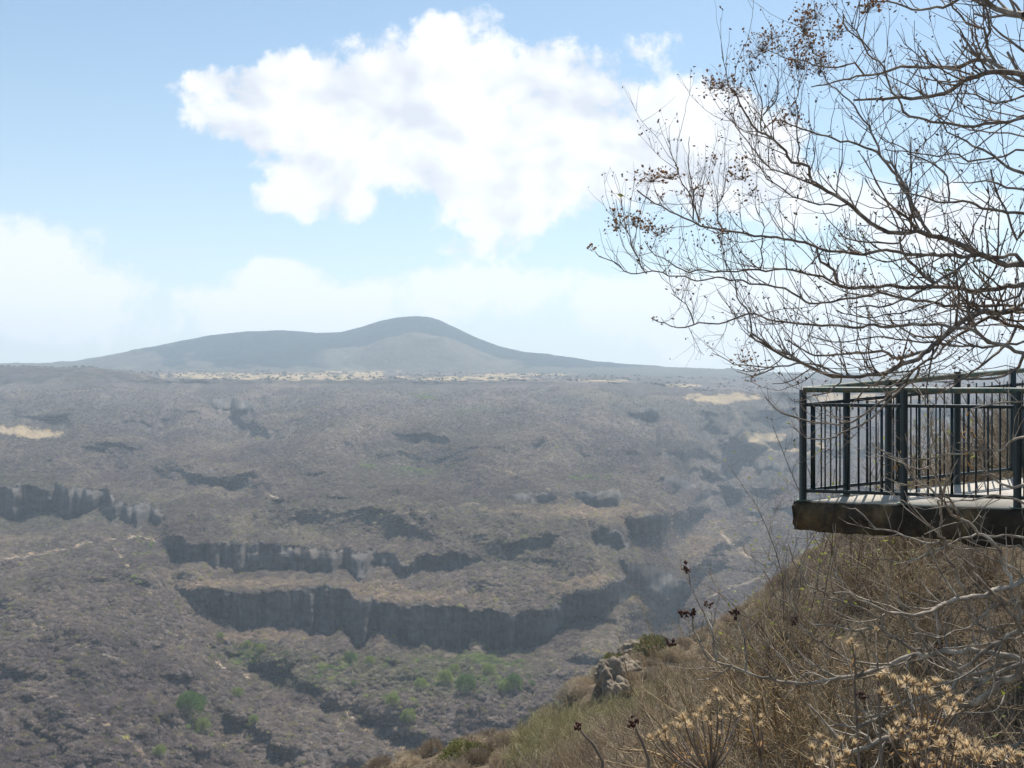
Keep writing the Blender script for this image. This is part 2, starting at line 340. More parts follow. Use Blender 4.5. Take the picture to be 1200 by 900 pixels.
# spurs, benches and hollows: the ground lies nearer or farther than the mean slope
qx, qy = PX + 30 * fbm(PX / 90, ry / 60, 3, 301), ry + 18 * fbm(PX / 80, ry / 50, 3, 302)
rel1 = .05 * fbm(qx / 120 - ry / 260, qy / 62, 4, 303) + .034 * (ridged(qx / 70 + qy / 90, qy / 50 - qx / 300, 4, 304) - .6)
RAV = [([(190,500),(185,560),(180,620),(200,680),(250,760),(330,800),(420,850),(500,880)],16,.05),
 ([(800,470),(850,530),(862,570),(845,610),(800,632),(765,645),(742,690),(762,740),(800,800)],20,.06),([(742,455),(760,500),(800,545),(850,578)],14,.06),
 ([(560,480),(600,520),(680,548),(760,565)],18,.05),([(480,470),(440,515),(400,560),(300,575),(190,560)],16,.045),([(0,640),(60,700),(150,760),(260,840),(330,900)],13,.02),
 ([(930,480),(880,540),(905,600),(870,650),(800,700)],13,.05),([(260,470),(270,500),(330,520),(420,530)],14,.05),([(0,470),(80,500),(150,500),(190,520)],14,.05),([(640,480),(700,510),(760,520)],12,.05),
 ([(560,790),(600,740),(640,800),(600,850),(520,890)],20,.02),([(60,760),(100,820),(170,890)],12,.02),([(690,620),(700,650),(740,690)],12,.08),
 ([(230,610),(330,596),(450,604),(560,616),(650,636),(722,676)],30,-.055),([(0,535),(120,520),(250,545),(380,585)],24,-.035),([(500,500),(560,540),(610,590)],24,-.03),
 ([(870,490),(830,560),(800,600),(745,600)],14,-.05),([(780,700),(830,640),(870,620)],14,-.06),([(0,690),(120,745),(230,800),(330,870)],20,-.03),([(100,455),(250,480),(340,500)],14,-.03)]
RG = np.zeros_like(B)
wobx = 9 * fbm(PX / 28, ry / 28, 4, 311); woby = 7 * fbm(PX / 28, ry / 28, 4, 312)
for pts, wd, am in RAV:
    best = np.full(B.shape, 1e9); pts = np.array(pts, float)
    for p_, q_ in zip(pts[:-1], pts[1:]):
        dv = q_ - p_; xx = PX + wobx; yy2 = ry + woby; tt = np.clip(((xx - p_[0]) * dv[0] + (yy2 - p_[1]) * dv[1]) / (dv @ dv), 0, 1)
        best = np.minimum(best, np.hypot(xx - p_[0] - tt * dv[0], (yy2 - p_[1] - tt * dv[1]) * 1.3))
    RG = RG + am * (.6 if am > 0 else .9) * (np.exp(-(best / (wd * 1.25)) ** 1.5) if am > 0 else np.exp(-(best / wd) ** 2))
LB = LB + (gblur(RG, 1.5, 0)) * smooth(432, 450, ry) * (1 - smooth(930, 1100, ry))
LB = LB + rel1 * (1 + .7 * smooth(445, 480, ry) * (1 - smooth(590, 640, ry))) * smooth(436, 470, ry) * (1 - .75 * gblur(1 - w, 6, 0)) * (1 - smooth(1000, 1300, ry))
kr = np.array([1, 2, 1.]); kr /= kr.sum(); ins = slice(8, len(cols) - 8)
for _ in range(2):
    LN = sum(kr[i] * np.roll(LB, i - 1, 1) for i in range(3)); LB[:, ins] = LN[:, ins]
Dp = np.exp(LB)
# cliff faces are fluted
flute = fbm(PX / 26.0, ry / 90, 3, 72) * 13 + fbm(PX / 7.0, ry / 30, 3, 70) * 4.5 + fbm(PX / 3, ry / 12, 2, 71) * 3
Dp = Dp + flute * cl_top
X = (PX - CX) / F * Dp; Y = Dp.copy(); Z = (HZ - ry) / F * Dp
wx = X + fbm(X / 260, Y / 260, 3, 90) * 90; wy = Y + fbm(X / 260 + 9, Y / 260, 3, 91) * 90
gul = ridged(wx / 190, wy / 480, 5, 60) - .6
fade = smooth(430, 470, ry) * (1 - smooth(860, 1000, ry) * .5)
Z = Z + gul * fade * np.clip(Y / 1500, .5, 1.2) * 24 * (1 - cl_top * .8)
sp2 = fbm(X / 45, Y / 60, 4, 66); Z = Z + sp2 * fade * 3.2 * np.clip(Y / 1500, .6, 1.6) * (1 - cl_top)
can = fbm(X / 7.5, Y / 9.5, 3, 80, .7); Z = Z + can * 1.5 * fade * np.clip(Y / 1500, .5, 1.6) * (1 - cl_top * .7)
# plain and mountain beyond the rim
dfar = np.concatenate([np.linspace(D_RIM + 14, 5200, 90), np.linspace(5200, 7300, 190)[1:], np.linspace(7300, 9300, 24)[1:]])
sil = interp(cols, SIL)
DF = np.broadcast_to(dfar[:, None], (len(dfar), len(cols))); PF = np.broadcast_to(cols[None], DF.shape)
zr = Z[0][None]; pyplain = interp(cols, [(-900,431),(0,431),(200,436),(600,438),(900,443),(1200,443),(2200,440)])
t = smooth(D_RIM, 5200, DF)
zpl = zr * (1 - t) + t * ((HZ - np.maximum(pyplain, sil + 1)) / F * 5200)[None]
crest = 6900.0; zc_ = ((HZ - sil) / F * crest)[None]
prof = np.where(DF < crest, smooth(5000, crest, DF) ** 1.1, 1 - .9 * smooth(crest, 9300, DF))
zm = zpl * (1 - prof) + zc_ * prof
cx_, cdist, chh = 492., 5750., (HZ - 391.5) / F * 5750
rad = np.sqrt(((PF - cx_) / F * DF / 640) ** 2 + ((DF - cdist) / 620) ** 2)
cone = np.clip(1 - rad, 0, 1); cone = (HZ - 437) / F * 5750 + (chh - (HZ - 437) / F * 5750) * smooth(0, 1, cone ** .8) * (1.0 - .12 * fbm(PF / 40, DF / 500, 3, 19))
zf = np.where(rad < 1.0, np.maximum(zm, cone), zm)
XF = (PF - CX) / F * DF
zf = zf + fbm(XF / 300, DF / 330, 5, 21) * 26 * smooth(4700, 5600, DF) * (1 - .75 * smooth(6300, 6900, DF)) + ridged(XF / 190, DF / 420, 3, 22) * 14 * smooth(4900, 5600, DF) * (1 - smooth(6500, 6900, DF))
zf = zf + fbm(XF / 11, DF / 16, 3, 23, .7) * 4.0 * smooth(3600, 4600, DF)
XA = np.concatenate([XF[::-1], X]); YA = np.concatenate([DF[::-1], Y]); ZA = np.concatenate([zf[::-1], Z])
PXA = np.concatenate([PF[::-1], PX]); PYA = HZ - ZA / YA * F
nr, nc = XA.shape
# ground cover colours
g = np.array
col = np.zeros((nr, nc, 3)); bare = np.zeros((nr, nc))
n_a = fbm(XA / 120, YA / 150, 5, 101); n_b = fbm(XA / 420, YA / 500, 4, 102); n_c = fbm(XA / 22, YA / 30, 4, 103)
c0 = g([.095, .078, .074]); c1c = g([.138, .115, .101]); c2c = g([.095, .090, .070])
t1 = smooth(-.45, .5, n_a + .5 * n_c)[..., None]; t2 = (smooth(.05, .55, n_b + .25 * n_c) * .6)[..., None]
col[:] = (c0 * (1 - t1) + c1c * t1) * (1 - t2) + c2c * t2
spk = fbm(XA / 6, YA / 8, 2, 104)[..., None]; col *= 1 + .30 * spk
def blend(mask, c, k=1.0):
    global col
    mm = np.clip(mask * k, 0, 1)[..., None]; col = col * (1 - mm) + np.array(c) * mm
def patch(x, y, rx, ry_, soft=.35, nz=.5, use=None, sc=9):
    dd = np.sqrt(((PXA - x) / rx) ** 2 + ((PYA - y) / ry_) ** 2) + nz * fbm(PXA / sc, PYA / (sc * .4), 3, int(x) % 97)
    mk = 1 - smooth(1 - soft, 1 + soft * .3, dd); return mk
slope_rock = np.concatenate([np.zeros_like(zf), smooth(.25, .8, cl_top)])
rockc = g([.125, .115, .105]) * (1 + .45 * fbm(PXA / 3.2, PYA / 34, 3, 140))[..., None] * (1 + .35 * fbm(PXA / 12, PYA / 5, 3, 141))[..., None]
tanr = smooth(.18, .45, fbm(PXA / 16, PYA / 5, 4, 142))[..., None] * .6
rockc = rockc * (1 - tanr * .6) + g([.17, .14, .105]) * tanr * .6
col = col * (1 - slope_rock[..., None]) + rockc * slope_rock[..., None]
# tan ledges between and above the cliffs
for a_ in [(290,684,90,6),(430,690,60,8),(470,700,90,8),(640,600,80,8),(860,640,30,20),(840,620,18,14),(232,690,30,8),(700,690,70,18),(300,746,70,6),(820,640,26,18),(720,600,70,14)]:
    blend(patch(*a_, .6, .8) * (1 - slope_rock), (.215, .17, .13), .65)
# denser, darker scrub keeps to the damp gullies, straw coloured grass to the spurs
RGf = np.concatenate([np.zeros_like(zf), RG]); gulf = np.concatenate([np.zeros_like(zf), gul])
blend(smooth(.02, .10, RGf) * (1 - slope_rock), (.075, .072, .056), .4)
blend(smooth(.12, .30, gulf) * (1 - slope_rock) * (YA < 3500), (.19, .16, .125), .5); blend(smooth(-.02, -.25, gulf) * (1 - slope_rock) * (YA < 3500), (.078, .07, .056), .4)
# open fields on the plain and bare patches
for a_ in [(330,441,135,4.6),(240,440,50,3),(410,434.8,50,2.2),(560,443,70,2.6),(610,439,60,1.6),(845,467,42,5.5),(905,518,30,9),(880,513,16,7),(945,524,20,6),(15,505,26,5.5),(40,509,32,4),(1000,466,80,4),(800,452,26,1.6),(148,431,16,1.6),(700,446,40,1.4),(890,437,60,1.2)]:
    mk_ = patch(*a_, .25, .7, sc=12); bare = np.maximum(bare, mk_); blend(mk_, (.37, .285, .175), .95)
# dark tree rows on the plain
tr_ = smooth(.05, .3, fbm(PXA / 9, PYA / 1.3, 4, 150)) * (PYA < 452) * (PYA > 431) * (YA > 3400) * (YA < 5600)
blend(tr_, (.05, .052, .038), .85)
# forest on the mountain's upper flank, barer cone in front
mt = (YA > 5200)
fr = smooth(-.1, .15, smooth(100, 330, PXA + 30 * fbm(PXA / 30, PYA / 8, 3, 151)) * smooth(436, 424, PYA) + .55 * fbm(PXA / 22, PYA / 6, 4, 152) - .42)
blend(mt * 1.0, (.095, .098, .082), .85); blend(mt * fr, (.020, .036, .042), .95)
cn_full = np.zeros((nr, nc)); cn_full[:len(dfar)] = (smooth(1.02, .8, rad) * (DF < 5950))[::-1]
blend(cn_full, (.15, .14, .115), .8); blend(cn_full * smooth(.15, .4, fbm(PXA / 12, PYA / 5, 4, 153)), (.08, .085, .065), .6)
# green patches along the streams
for a_ in [(475,552,38,6),(430,543,14,4),(500,556,20,4),(500,463,20,4),(560,480,60,5),(560,783,85,28),(480,790,120,30),(300,770,60,16),(410,776,30,10),(545,800,60,14),(355,800,60,10)]:
    blend(patch(*a_, .9, .9, sc=7), (.10, .115, .06), .35)
# foot paths
def path(pts, wd, k=.9, c=(.42, .34, .25)):
    global col, bare
    pts = np.array(pts, float); best = np.full(PXA.shape, 1e9)
    wob = fbm(PXA / 9, PYA / 9, 3, 160) * 2.2
    for p, q in zip(pts[:-1], pts[1:]):
        dv = q - p; tt = np.clip(((PXA - p[0]) * dv[0] + (PYA - p[1]) * dv[1]) / (dv @ dv), 0, 1)
        best = np.minimum(best, np.hypot(PXA - p[0] - tt * dv[0], PYA - p[1] - tt * dv[1] + wob))
    mk = (1 - smooth(wd * .5, wd, best)) * smooth(-.5, .1, fbm(PXA / 13, PYA / 6, 2, 161)); bare = np.maximum(bare, mk * (k > .4)); blend(mk, c, k)
path([(255,778),(275,788),(300,796),(325,800),(330,806)], 1.8)
path([(398,824),(408,838),(418,842),(420,855),(445,862),(465,868),(472,878)], 1.8)
path([(0,720),(30,728),(90,755),(150,778)], 1.4, .5)
path([(288,567),(305,575),(325,583)], 1.5); path([(120,634),(165,628),(185,636)], 1.6, .6)
path([(130,635),(150,665),(180,700)], 1.6, .5); path([(400,620),(330,590),(250,560),(190,520)], 1.2, .35, (.1, .09, .08))
path([(830,700),(850,690),(880,682),(900,672)], 1.4, .5); path([(845,625),(860,640),(880,655)], 2.5, .6)
path([(0,655),(60,648),(110,634)], 1.6, .5)
path([(440,700),(470,690),(500,700)], 1.3, .4); path([(350,600),(420,606),(500,600),(560,590)], 1.1, .3); path([(0,800),(70,820),(140,860),(180,900)], 1.3, .4); path([(560,545),(620,560),(680,600),(700,640)], 1.2, .35)
idx = np.arange(nr * nc).reshape(nr, nc)
q = np.stack([idx[:-1, :-1].ravel(), idx[1:, :-1].ravel(), idx[1:, 1:].ravel(), idx[:-1, 1:].ravel()], 1)
VV = np.stack([XA, YA, ZA], -1).reshape(-1, 3)
CC = np.concatenate([np.clip(col, .01, .8).reshape(-1, 3), np.ones((nr * nc, 1))], 1)
tag(mesh_obj('canyon_terrain', VV, q, M_TERR, cols=CC, smooth=False), kind='structure')

# ------------------------------------------------------------------ the air
def cube_vf(x0, x1, y0, y1, z0, z1):
    v = np.array([(x, y, z) for z in (z0, z1) for y in (y0, y1) for x in (x0, x1)], float)
    f = np.array([(0, 2, 3, 1), (4, 5, 7, 6), (0, 1, 5, 4), (2, 6, 7, 3), (0, 4, 6, 2), (1, 3, 7, 5)]); return v, f
hm = bpy.data.materials.new('haze_air'); hm.use_nodes = True; hn = hm.node_tree.nodes; hn.clear()
pv = hn.new('ShaderNodeVolumePrincipled'); pv.inputs['Density'].default_value = 9.6e-5; pv.inputs['Anisotropy'].default_value = 0.2
pv.inputs['Color'].default_value = (.74, .87, 1.0, 1)
ho = hn.new('ShaderNodeOutputMaterial'); hm.node_tree.links.new(pv.outputs[0], ho.inputs['Volume'])
zmin = float(ZA.min()) - 1
XM = float(np.abs(XA).max()) + 50
hv, hf = cube_vf(-XM, XM, -300, 9400, min(zmin, -470), 400)
tag(mesh_obj('haze', hv, hf, hm), kind='stuff')

# ------------------------------------------------------------------ instancing of uncountable brush (stuff) with geometry nodes
def scatter(name, pts, rotz, scl, sources, kind='stuff', label=None, tint=None):
    me = bpy.data.meshes.new(name); me.vertices.add(len(pts)); me.vertices.foreach_set('co', np.asarray(pts, np.float32).ravel())
    a = me.attributes.new('rz', 'FLOAT', 'POINT'); a.data.foreach_set('value', np.asarray(rotz, np.float32))
    a = me.attributes.new('sc', 'FLOAT_VECTOR', 'POINT'); a.data.foreach_set('vector', np.asarray(scl, np.float32).ravel())
    a = me.attributes.new('pick', 'INT', 'POINT'); a.data.foreach_set('value', (rng.integers(0, 1000, len(pts)) % len(sources)).astype(np.int32))
    if tint is not None:
        a = me.attributes.new('tint', 'FLOAT_COLOR', 'POINT'); a.data.foreach_set('color', np.c_[tint, np.ones(len(tint))].astype(np.float32).ravel())
    me.update(); o = link(bpy.data.objects.new(name, me))
    ng = bpy.data.node_groups.new(name + '_spread', 'GeometryNodeTree')
    ng.interface.new_socket('Geometry', in_out='INPUT', socket_type='NodeSocketGeometry'); ng.interface.new_socket('Geometry', in_out='OUTPUT', socket_type='NodeSocketGeometry')
    gi = ng.nodes.new('NodeGroupInput'); go = ng.nodes.new('NodeGroupOutput')
    mp = ng.nodes.new('GeometryNodeMeshToPoints'); ng.links.new(gi.outputs[0], mp.inputs[0])
    ip = ng.nodes.new('GeometryNodeInstanceOnPoints'); ng.links.new(mp.outputs[0], ip.inputs['Points'])
    g2 = ng.nodes.new('GeometryNodeGeometryToInstance')
    for s_ in sources[::-1]:
        oi = ng.nodes.new('GeometryNodeObjectInfo'); oi.inputs['Object'].default_value = s_; oi.inputs['As Instance'].default_value = True
        oi.transform_space = 'ORIGINAL'; ng.links.new(oi.outputs['Geometry'], g2.inputs[0])
    # As Instance gives instances already: join them instead
    jg = ng.nodes.new('GeometryNodeJoinGeometry')
    for l_ in list(g2.inputs[0].links): ng.links.new(l_.from_socket, jg.inputs[0])
    ng.nodes.remove(g2)
    ng.links.new(jg.outputs[0], ip.inputs['Instance']); ip.inputs['Pick Instance'].default_value = True
    def named(n_, ty):
        na = ng.nodes.new('GeometryNodeInputNamedAttribute'); na.data_type = ty; na.inputs['Name'].default_value = n_; return na.outputs['Attribute']
    ng.links.new(named('pick', 'INT'), ip.inputs['Instance Index']); ng.links.new(named('sc', 'FLOAT_VECTOR'), ip.inputs['Scale'])
    cx = ng.nodes.new('ShaderNodeCombineXYZ'); ng.links.new(named('rz', 'FLOAT'), cx.inputs[2]); ng.links.new(cx.outputs[0], ip.inputs['Rotation'])
    ng.links.new(ip.outputs[0], go.inputs[0])
    md = o.modifiers.new('spread', 'NODES'); md.node_group = ng
    return tag(o, kind=kind, label=label)
def src(name, V_, F_, mat):
    o = mesh_obj(name, V_, F_, mat); S.collection.objects.unlink(o); return o

# fuzzy bare crown for the far slopes: a dome of slivers
def puff(n, seed, wid=.05, ln=.34, leafy=False):
    r_ = np.random.default_rng(seed)
    th = r_.uniform(0, 2 * np.pi, n); cz = r_.uniform(0, 1, n) ** .8; rr = r_.uniform(.45, 1, n) ** .6
    lump = 1 + .22 * np.sin(3 * th + seed) + .15 * np.sin(5 * th + 2 * seed)
    s_ = np.sqrt(1 - (cz * .95) ** 2)
    c = np.stack([s_ * np.cos(th) * lump, s_ * np.sin(th) * lump, cz * 1.0], 1) * rr[:, None] * g([1, 1, .95])
    dr = c + r_.normal(0, .45, (n, 3)) + g([0, 0, .35]); dr /= np.linalg.norm(dr, axis=1)[:, None]
    sd_ = np.cross(dr, r_.normal(0, 1, (n, 3))); sd_ /= np.linalg.norm(sd_, axis=1)[:, None]
    l_ = r_.uniform(.6, 1.3, n)[:, None] * ln; w_ = r_.uniform(.6, 1.4, n)[:, None] * wid
    if leafy: v = np.stack([c - sd_ * w_, c + sd_ * w_, c + dr * l_ + sd_ * w_ * .6, c + dr * l_ - sd_ * w_ * .6], 1)
    else: v = np.stack([c - dr * l_ * .5 - sd_ * w_, c - dr * l_ * .5 + sd_ * w_, c + dr * l_ * .5 + sd_ * w_ * .3, c + dr * l_ * .5 - sd_ * w_ * .3], 1)
    return v.reshape(-1, 3), np.arange(n * 4).reshape(n, 4)
def dome_puff(seed):
    r_ = np.random.default_rng(seed); v, f = puff(190, seed, .045, .34)
    nu, nv = 11, 5; th = np.linspace(0, 2 * np.pi, nu, endpoint=False); ph = np.linspace(-.15, np.pi / 2 * .96, nv)
    T_, H_ = np.meshgrid(th, ph); rr = .62 * (1 + r_.normal(0, .13, T_.shape))
    dv = np.stack([rr * np.cos(H_) * np.cos(T_), rr * np.cos(H_) * np.sin(T_), rr * np.sin(H_) * .9], -1).reshape(-1, 3)
    ii_ = np.arange(nu * nv).reshape(nv, nu); fq = np.stack([ii_[:-1], np.roll(ii_, -1, 1)[:-1], np.roll(ii_, -1, 1)[1:], ii_[1:]], -1).reshape(-1, 4)
    return np.concatenate([v, dv]), np.concatenate([f, fq + len(v)])
PUFFS = [src('scrub_crown', *dome_puff(300 + k), M_SHRUB) for k in range(6)]
# spread over the canyon slopes where the photo can still tell one crown from another
area_rows = slice(len(dfar) + 60, len(dfar) + 520)
vis = np.argwhere((YA > 600) & (YA < 3300) & (np.arange(nr)[:, None] > len(dfar)) & (np.arange(nr)[:, None] < nr - 45) & (PXA > -80) & (PXA < 1000) & (slope_rock < .3))
e1 = np.stack([np.gradient(XA, axis=1), np.gradient(YA, axis=1)], -1); e0 = np.stack([np.gradient(XA, axis=0), np.gradient(YA, axis=0)], -1)
area = np.abs(e1[..., 0] * e0[..., 1] - e1[..., 1] * e0[..., 0])
pr = area[vis[:, 0], vis[:, 1]] * (1 - .93 * smooth(1100, 3000, YA[vis[:, 0], vis[:, 1]])); pr = np.minimum(pr, np.percentile(pr, 99.5)) * (1 - np.clip(bare[vis[:, 0], vis[:, 1]] * 1.3, 0, 1)); pr /= pr.sum()
NS = 190000
pk = vis[rng.choice(len(vis), NS, p=pr)]
jx = rng.uniform(0, 1, NS); i0, j0 = pk[:, 0], pk[:, 1]; j1 = np.minimum(j0 + 1, nc - 1); i1 = np.minimum(i0 + 1, nr - 1); jy = rng.uniform(0, 1, NS)
def bil(A): return (A[i0, j0] * (1 - jx) + A[i0, j1] * jx) * (1 - jy) + (A[i1, j0] * (1 - jx) + A[i1, j1] * jx) * jy
sx = rng.uniform(1.6, 3.6, NS) * (1 + .5 * (rng.uniform(0, 1, NS) > .93))
tag(scatter('canyon_scrub', np.stack([bil(XA), bil(YA), bil(ZA) - .4], 1), rng.uniform(0, 6.28, NS), np.stack([sx, sx, sx * rng.uniform(.7, 1.2, NS)], 1), PUFFS, tint=np.stack([bil(col[..., k_]) for k_ in range(3)], 1)), label='leafless grey brown scrub covering the canyon slopes', kind='stuff')

# soft green thickets along the valley floor and the streams
gpr = np.zeros((nr, nc))
for (x, y, rx, ry_, k_) in [(560,785,80,34,1),(490,795,90,32,.8),(300,768,55,16,.6),(400,780,40,14,.5),(520,830,60,20,.5),(475,552,36,5,1),(430,545,12,4,1),(500,464,22,4,.8),(235,850,30,16,.4),(360,800,60,12,.4),(660,830,50,24,.4),(165,660,20,40,.25),(700,560,80,6,.25),(440,740,60,10,.4)]:
    gpr = np.maximum(gpr, k_ * np.clip(1 - ((PXA - x) / rx) ** 2 - ((PYA - y) / ry_) ** 2, 0, 1))
gpr *= smooth(-.05, .3, fbm(XA / 26, YA / 30, 3, 320)) * area * (np.arange(nr)[:, None] > len(dfar)) * (slope_rock < .3)
gp_ = gpr.ravel() / gpr.sum(); NG = 1150; pk = np.stack(np.unravel_index(rng.choice(gp_.size, NG, p=gp_), (nr, nc)), 1)
i0, j0 = pk[:, 0], np.minimum(pk[:, 1], nc - 2); j1 = j0 + 1; i1 = np.minimum(i0 + 1, nr - 1); jx = rng.uniform(0, 1, NG); jy = rng.uniform(0, 1, NG)
m = Mat('green_thicket', .85, .08); ri = m.n.new('ShaderNodeObjectInfo')
m.color(m.ramp(ri.outputs['Random'], [(0, (.11, .17, .055)), (.35, (.19, .25, .08)), (.7, (.31, .35, .12)), (1, (.36, .34, .16))])); translucent(m, .4, m.b.inputs['Base Color'].links[0].from_socket); M_GTH = m.m
GPUF = [src('thicket_crown', *dome_puff(330 + k), M_GTH) for k in range(3)]
sx = rng.uniform(1.6, 4.2, NG)
tag(scatter('green_thicket', np.stack([bil(XA), bil(YA), bil(ZA)], 1), rng.uniform(0, 6.28, NG), np.stack([sx, sx, sx * rng.uniform(.7, 1.2, NG)], 1), GPUF), label='soft green thickets on the canyon floor', kind='stuff')

# ------------------------------------------------------------------ near hillside
CP = []
def cp(px, py, d): p = P(px, py, d); CP.append(p)
for x, y, z in [(0,0,-1.65),(0,-14,-.6),(-12,-10,-1),(10,-12,.3),(2,2.2,-1.8),(-3,3,-2.6),(-14,2,-5),(1.0,4,-2.5),(2.2,4.2,-2.5),(3.5,3.5,-2.0),(6,3,-1.5),(7.5,8.6,-1.35),(9,12,-1.0),(14,10,.3),(16,-5,1.5),(14,20,-.6),(24,26,-2),(30,5,3),
                (4.2,9.0,-3.2),(2.6,8.8,-3.9),(3.6,12,-3.4),(6.3,13.5,-1.9),(0,9,-5.4)]: CP.append(np.array([x, y, z], float))
for a_ in [(1000,825,14),(960,795,19),(900,875,15),(850,920,14),(850,895,23),(1100,680,22),(1180,575,24),(1300,520,30),(700,1040,14),(750,972,26),(800,935,30),(640,960,36),(500,980,44),(640,880,62),(540,886,72),(440,903,78),(385,918,80),(300,960,80),(250,1010,80),(100,1080,80),
           (700,872,70),(760,868,75),(800,852,80),(722,804,130),(760,782,150),(800,764,160),(850,738,165),(150,1120,75),(900,700,150),(960,650,140),(1100,580,150),(1300,520,160),(-200,1150,90),(-600,1250,90)]: cp(*a_)
for x, y, z in [(-30,120,-80),(20,115,-62),(-60,90,-85),(-90,150,-140),(10,200,-110),(40,210,-70),(90,220,-35),(150,200,-10),(0,260,-170),(60,270,-120),(150,270,-70),(-120,60,-95),(-150,0,-90),(-60,0,-28),(-60,-40,-15),(60,-40,10),(150,0,30),(150,100,12),(-150,-60,-60),(160,-60,40),(-150,260,-230)]:
    CP.append(np.array([x, y, z], float))
CP = np.array(CP)
def tps(r2): return np.where(r2 > 1e-12, r2 * np.log(r2 + 1e-12), 0)
A2 = CP[:, :2] / 50.; n_ = len(CP)
Km = tps(((A2[:, None] - A2[None]) ** 2).sum(-1)) + np.eye(n_) * 1e-4
Pm = np.concatenate([np.ones((n_, 1)), A2], 1)
sol = np.linalg.solve(np.block([[Km, Pm], [Pm.T, np.zeros((3, 3))]]), np.concatenate([CP[:, 2], np.zeros(3)]))
def ground(x, y):
    x = np.asarray(x, float); y = np.asarray(y, float); sh = x.shape
    q_ = np.stack([x.ravel(), y.ravel()], 1) / 50.; out = np.zeros(len(q_))
    for s0 in range(0, len(q_), 20000):
        b_ = q_[s0:s0 + 20000]; k_ = tps(((b_[:, None] - A2[None]) ** 2).sum(-1)); out[s0:s0 + 20000] = k_ @ sol[:n_] + sol[n_] + b_ @ sol[n_ + 1:]
    z = out.reshape(sh); d = np.hypot(x, y)
    return z + fbm(x / 3, y / 3, 3, 200) * np.clip(d / 60, .05, .5) + fbm(x / 22, y / 22, 3, 201) * np.clip((d - 20) / 40, 0, 2.4)
gx = np.sign(np.linspace(-1, 1, 380)) * np.abs(np.linspace(-1, 1, 380)) ** 1.7 * 150; gy = np.linspace(0, 1, 380) ** 1.5 * 330 - 40
GX, GY = np.meshgrid(gx, gy); GZ = ground(GX, GY)
ii = np.arange(GX.size).reshape(GX.shape)
qq = np.stack([ii[:-1, :-1].ravel(), ii[:-1, 1:].ravel(), ii[1:, 1:].ravel(), ii[1:, :-1].ravel()], 1)
tag(mesh_obj('hillside', np.stack([GX, GY, GZ], -1).reshape(-1, 3), qq, M_SOIL, smooth=True), kind='structure')

# ------------------------------------------------------------------ tubes and branching
def tubes(polys, sides=4):
    """polys: list of (points Nx3, radii N) -> vertices, quads"""
    Vs, Fs, off = [], [], 0
    ang = np.linspace(0, 2 * np.pi, sides, endpoint=False); ca, sa = np.cos(ang), np.sin(ang)
    for p, r_, *_ in polys:
        p = np.asarray(p, float); n = len(p)
        if n < 2: continue
        t_ = np.empty_like(p); t_[1:-1] = p[2:] - p[:-2]; t_[0] = p[1] - p[0]; t_[-1] = p[-1] - p[-2]
        t_ /= np.linalg.norm(t_, axis=1)[:, None] + 1e-12
        ref = np.array([0.31, 0.17, .93]) if abs(t_[0][2]) < .8 else np.array([.9, .3, .1])
        u_ = np.cross(t_, ref); u_ /= np.linalg.norm(u_, axis=1)[:, None] + 1e-9; w_ = np.cross(t_, u_)
        rr = np.asarray(r_)[:, None, None]
        ring = p[:, None] + rr * (u_[:, None] * ca[None, :, None] + w_[:, None] * sa[None, :, None])
        Vs.append(ring.reshape(-1, 3))
        b_ = off + (np.arange(n - 1) * sides)[:, None]; k_ = np.arange(sides)[None]; k2 = (k_ + 1) % sides
        Fs.append(np.stack([b_ + k_, b_ + k2, b_ + sides + k2, b_ + sides + k_], -1).reshape(-1, 4)); off += n * sides
    return np.concatenate(Vs), np.concatenate(Fs)
def norm(v): return v / (np.linalg.norm(v) + 1e-12)
def grow(r_, p0, d0, length, rad, up=.25, wig=.16, seg=7, end=.35):
    """one curving twig"""
    pts = [p0]; d = norm(d0); st = length / seg
    for k in range(seg):
        d = norm(d + np.array([0, 0, up / seg * 2]) + r_.normal(0, wig, 3)); pts.append(pts[-1] + d * st)
    return np.array(pts), np.linspace(rad, rad * end, seg + 1)
def resample(px_pts, step=10):
    p = np.array(px_pts, float); seg = np.hypot(*np.diff(p, axis=0)[:, :2].T); s_ = np.concatenate([[0], np.cumsum(seg)])
    n = max(3, int(s_[-1] / step) + 1); t_ = np.linspace(0, s_[-1], n)
    q_ = np.stack([np.interp(t_, s_, p[:, k]) for k in range(p.shape[1])], 1)
    if n > 4:
        for _ in range(1): q_[1:-1] = .25 * q_[:-2] + .5 * q_[1:-1] + .25 * q_[2:]
    return q_, s_[-1]
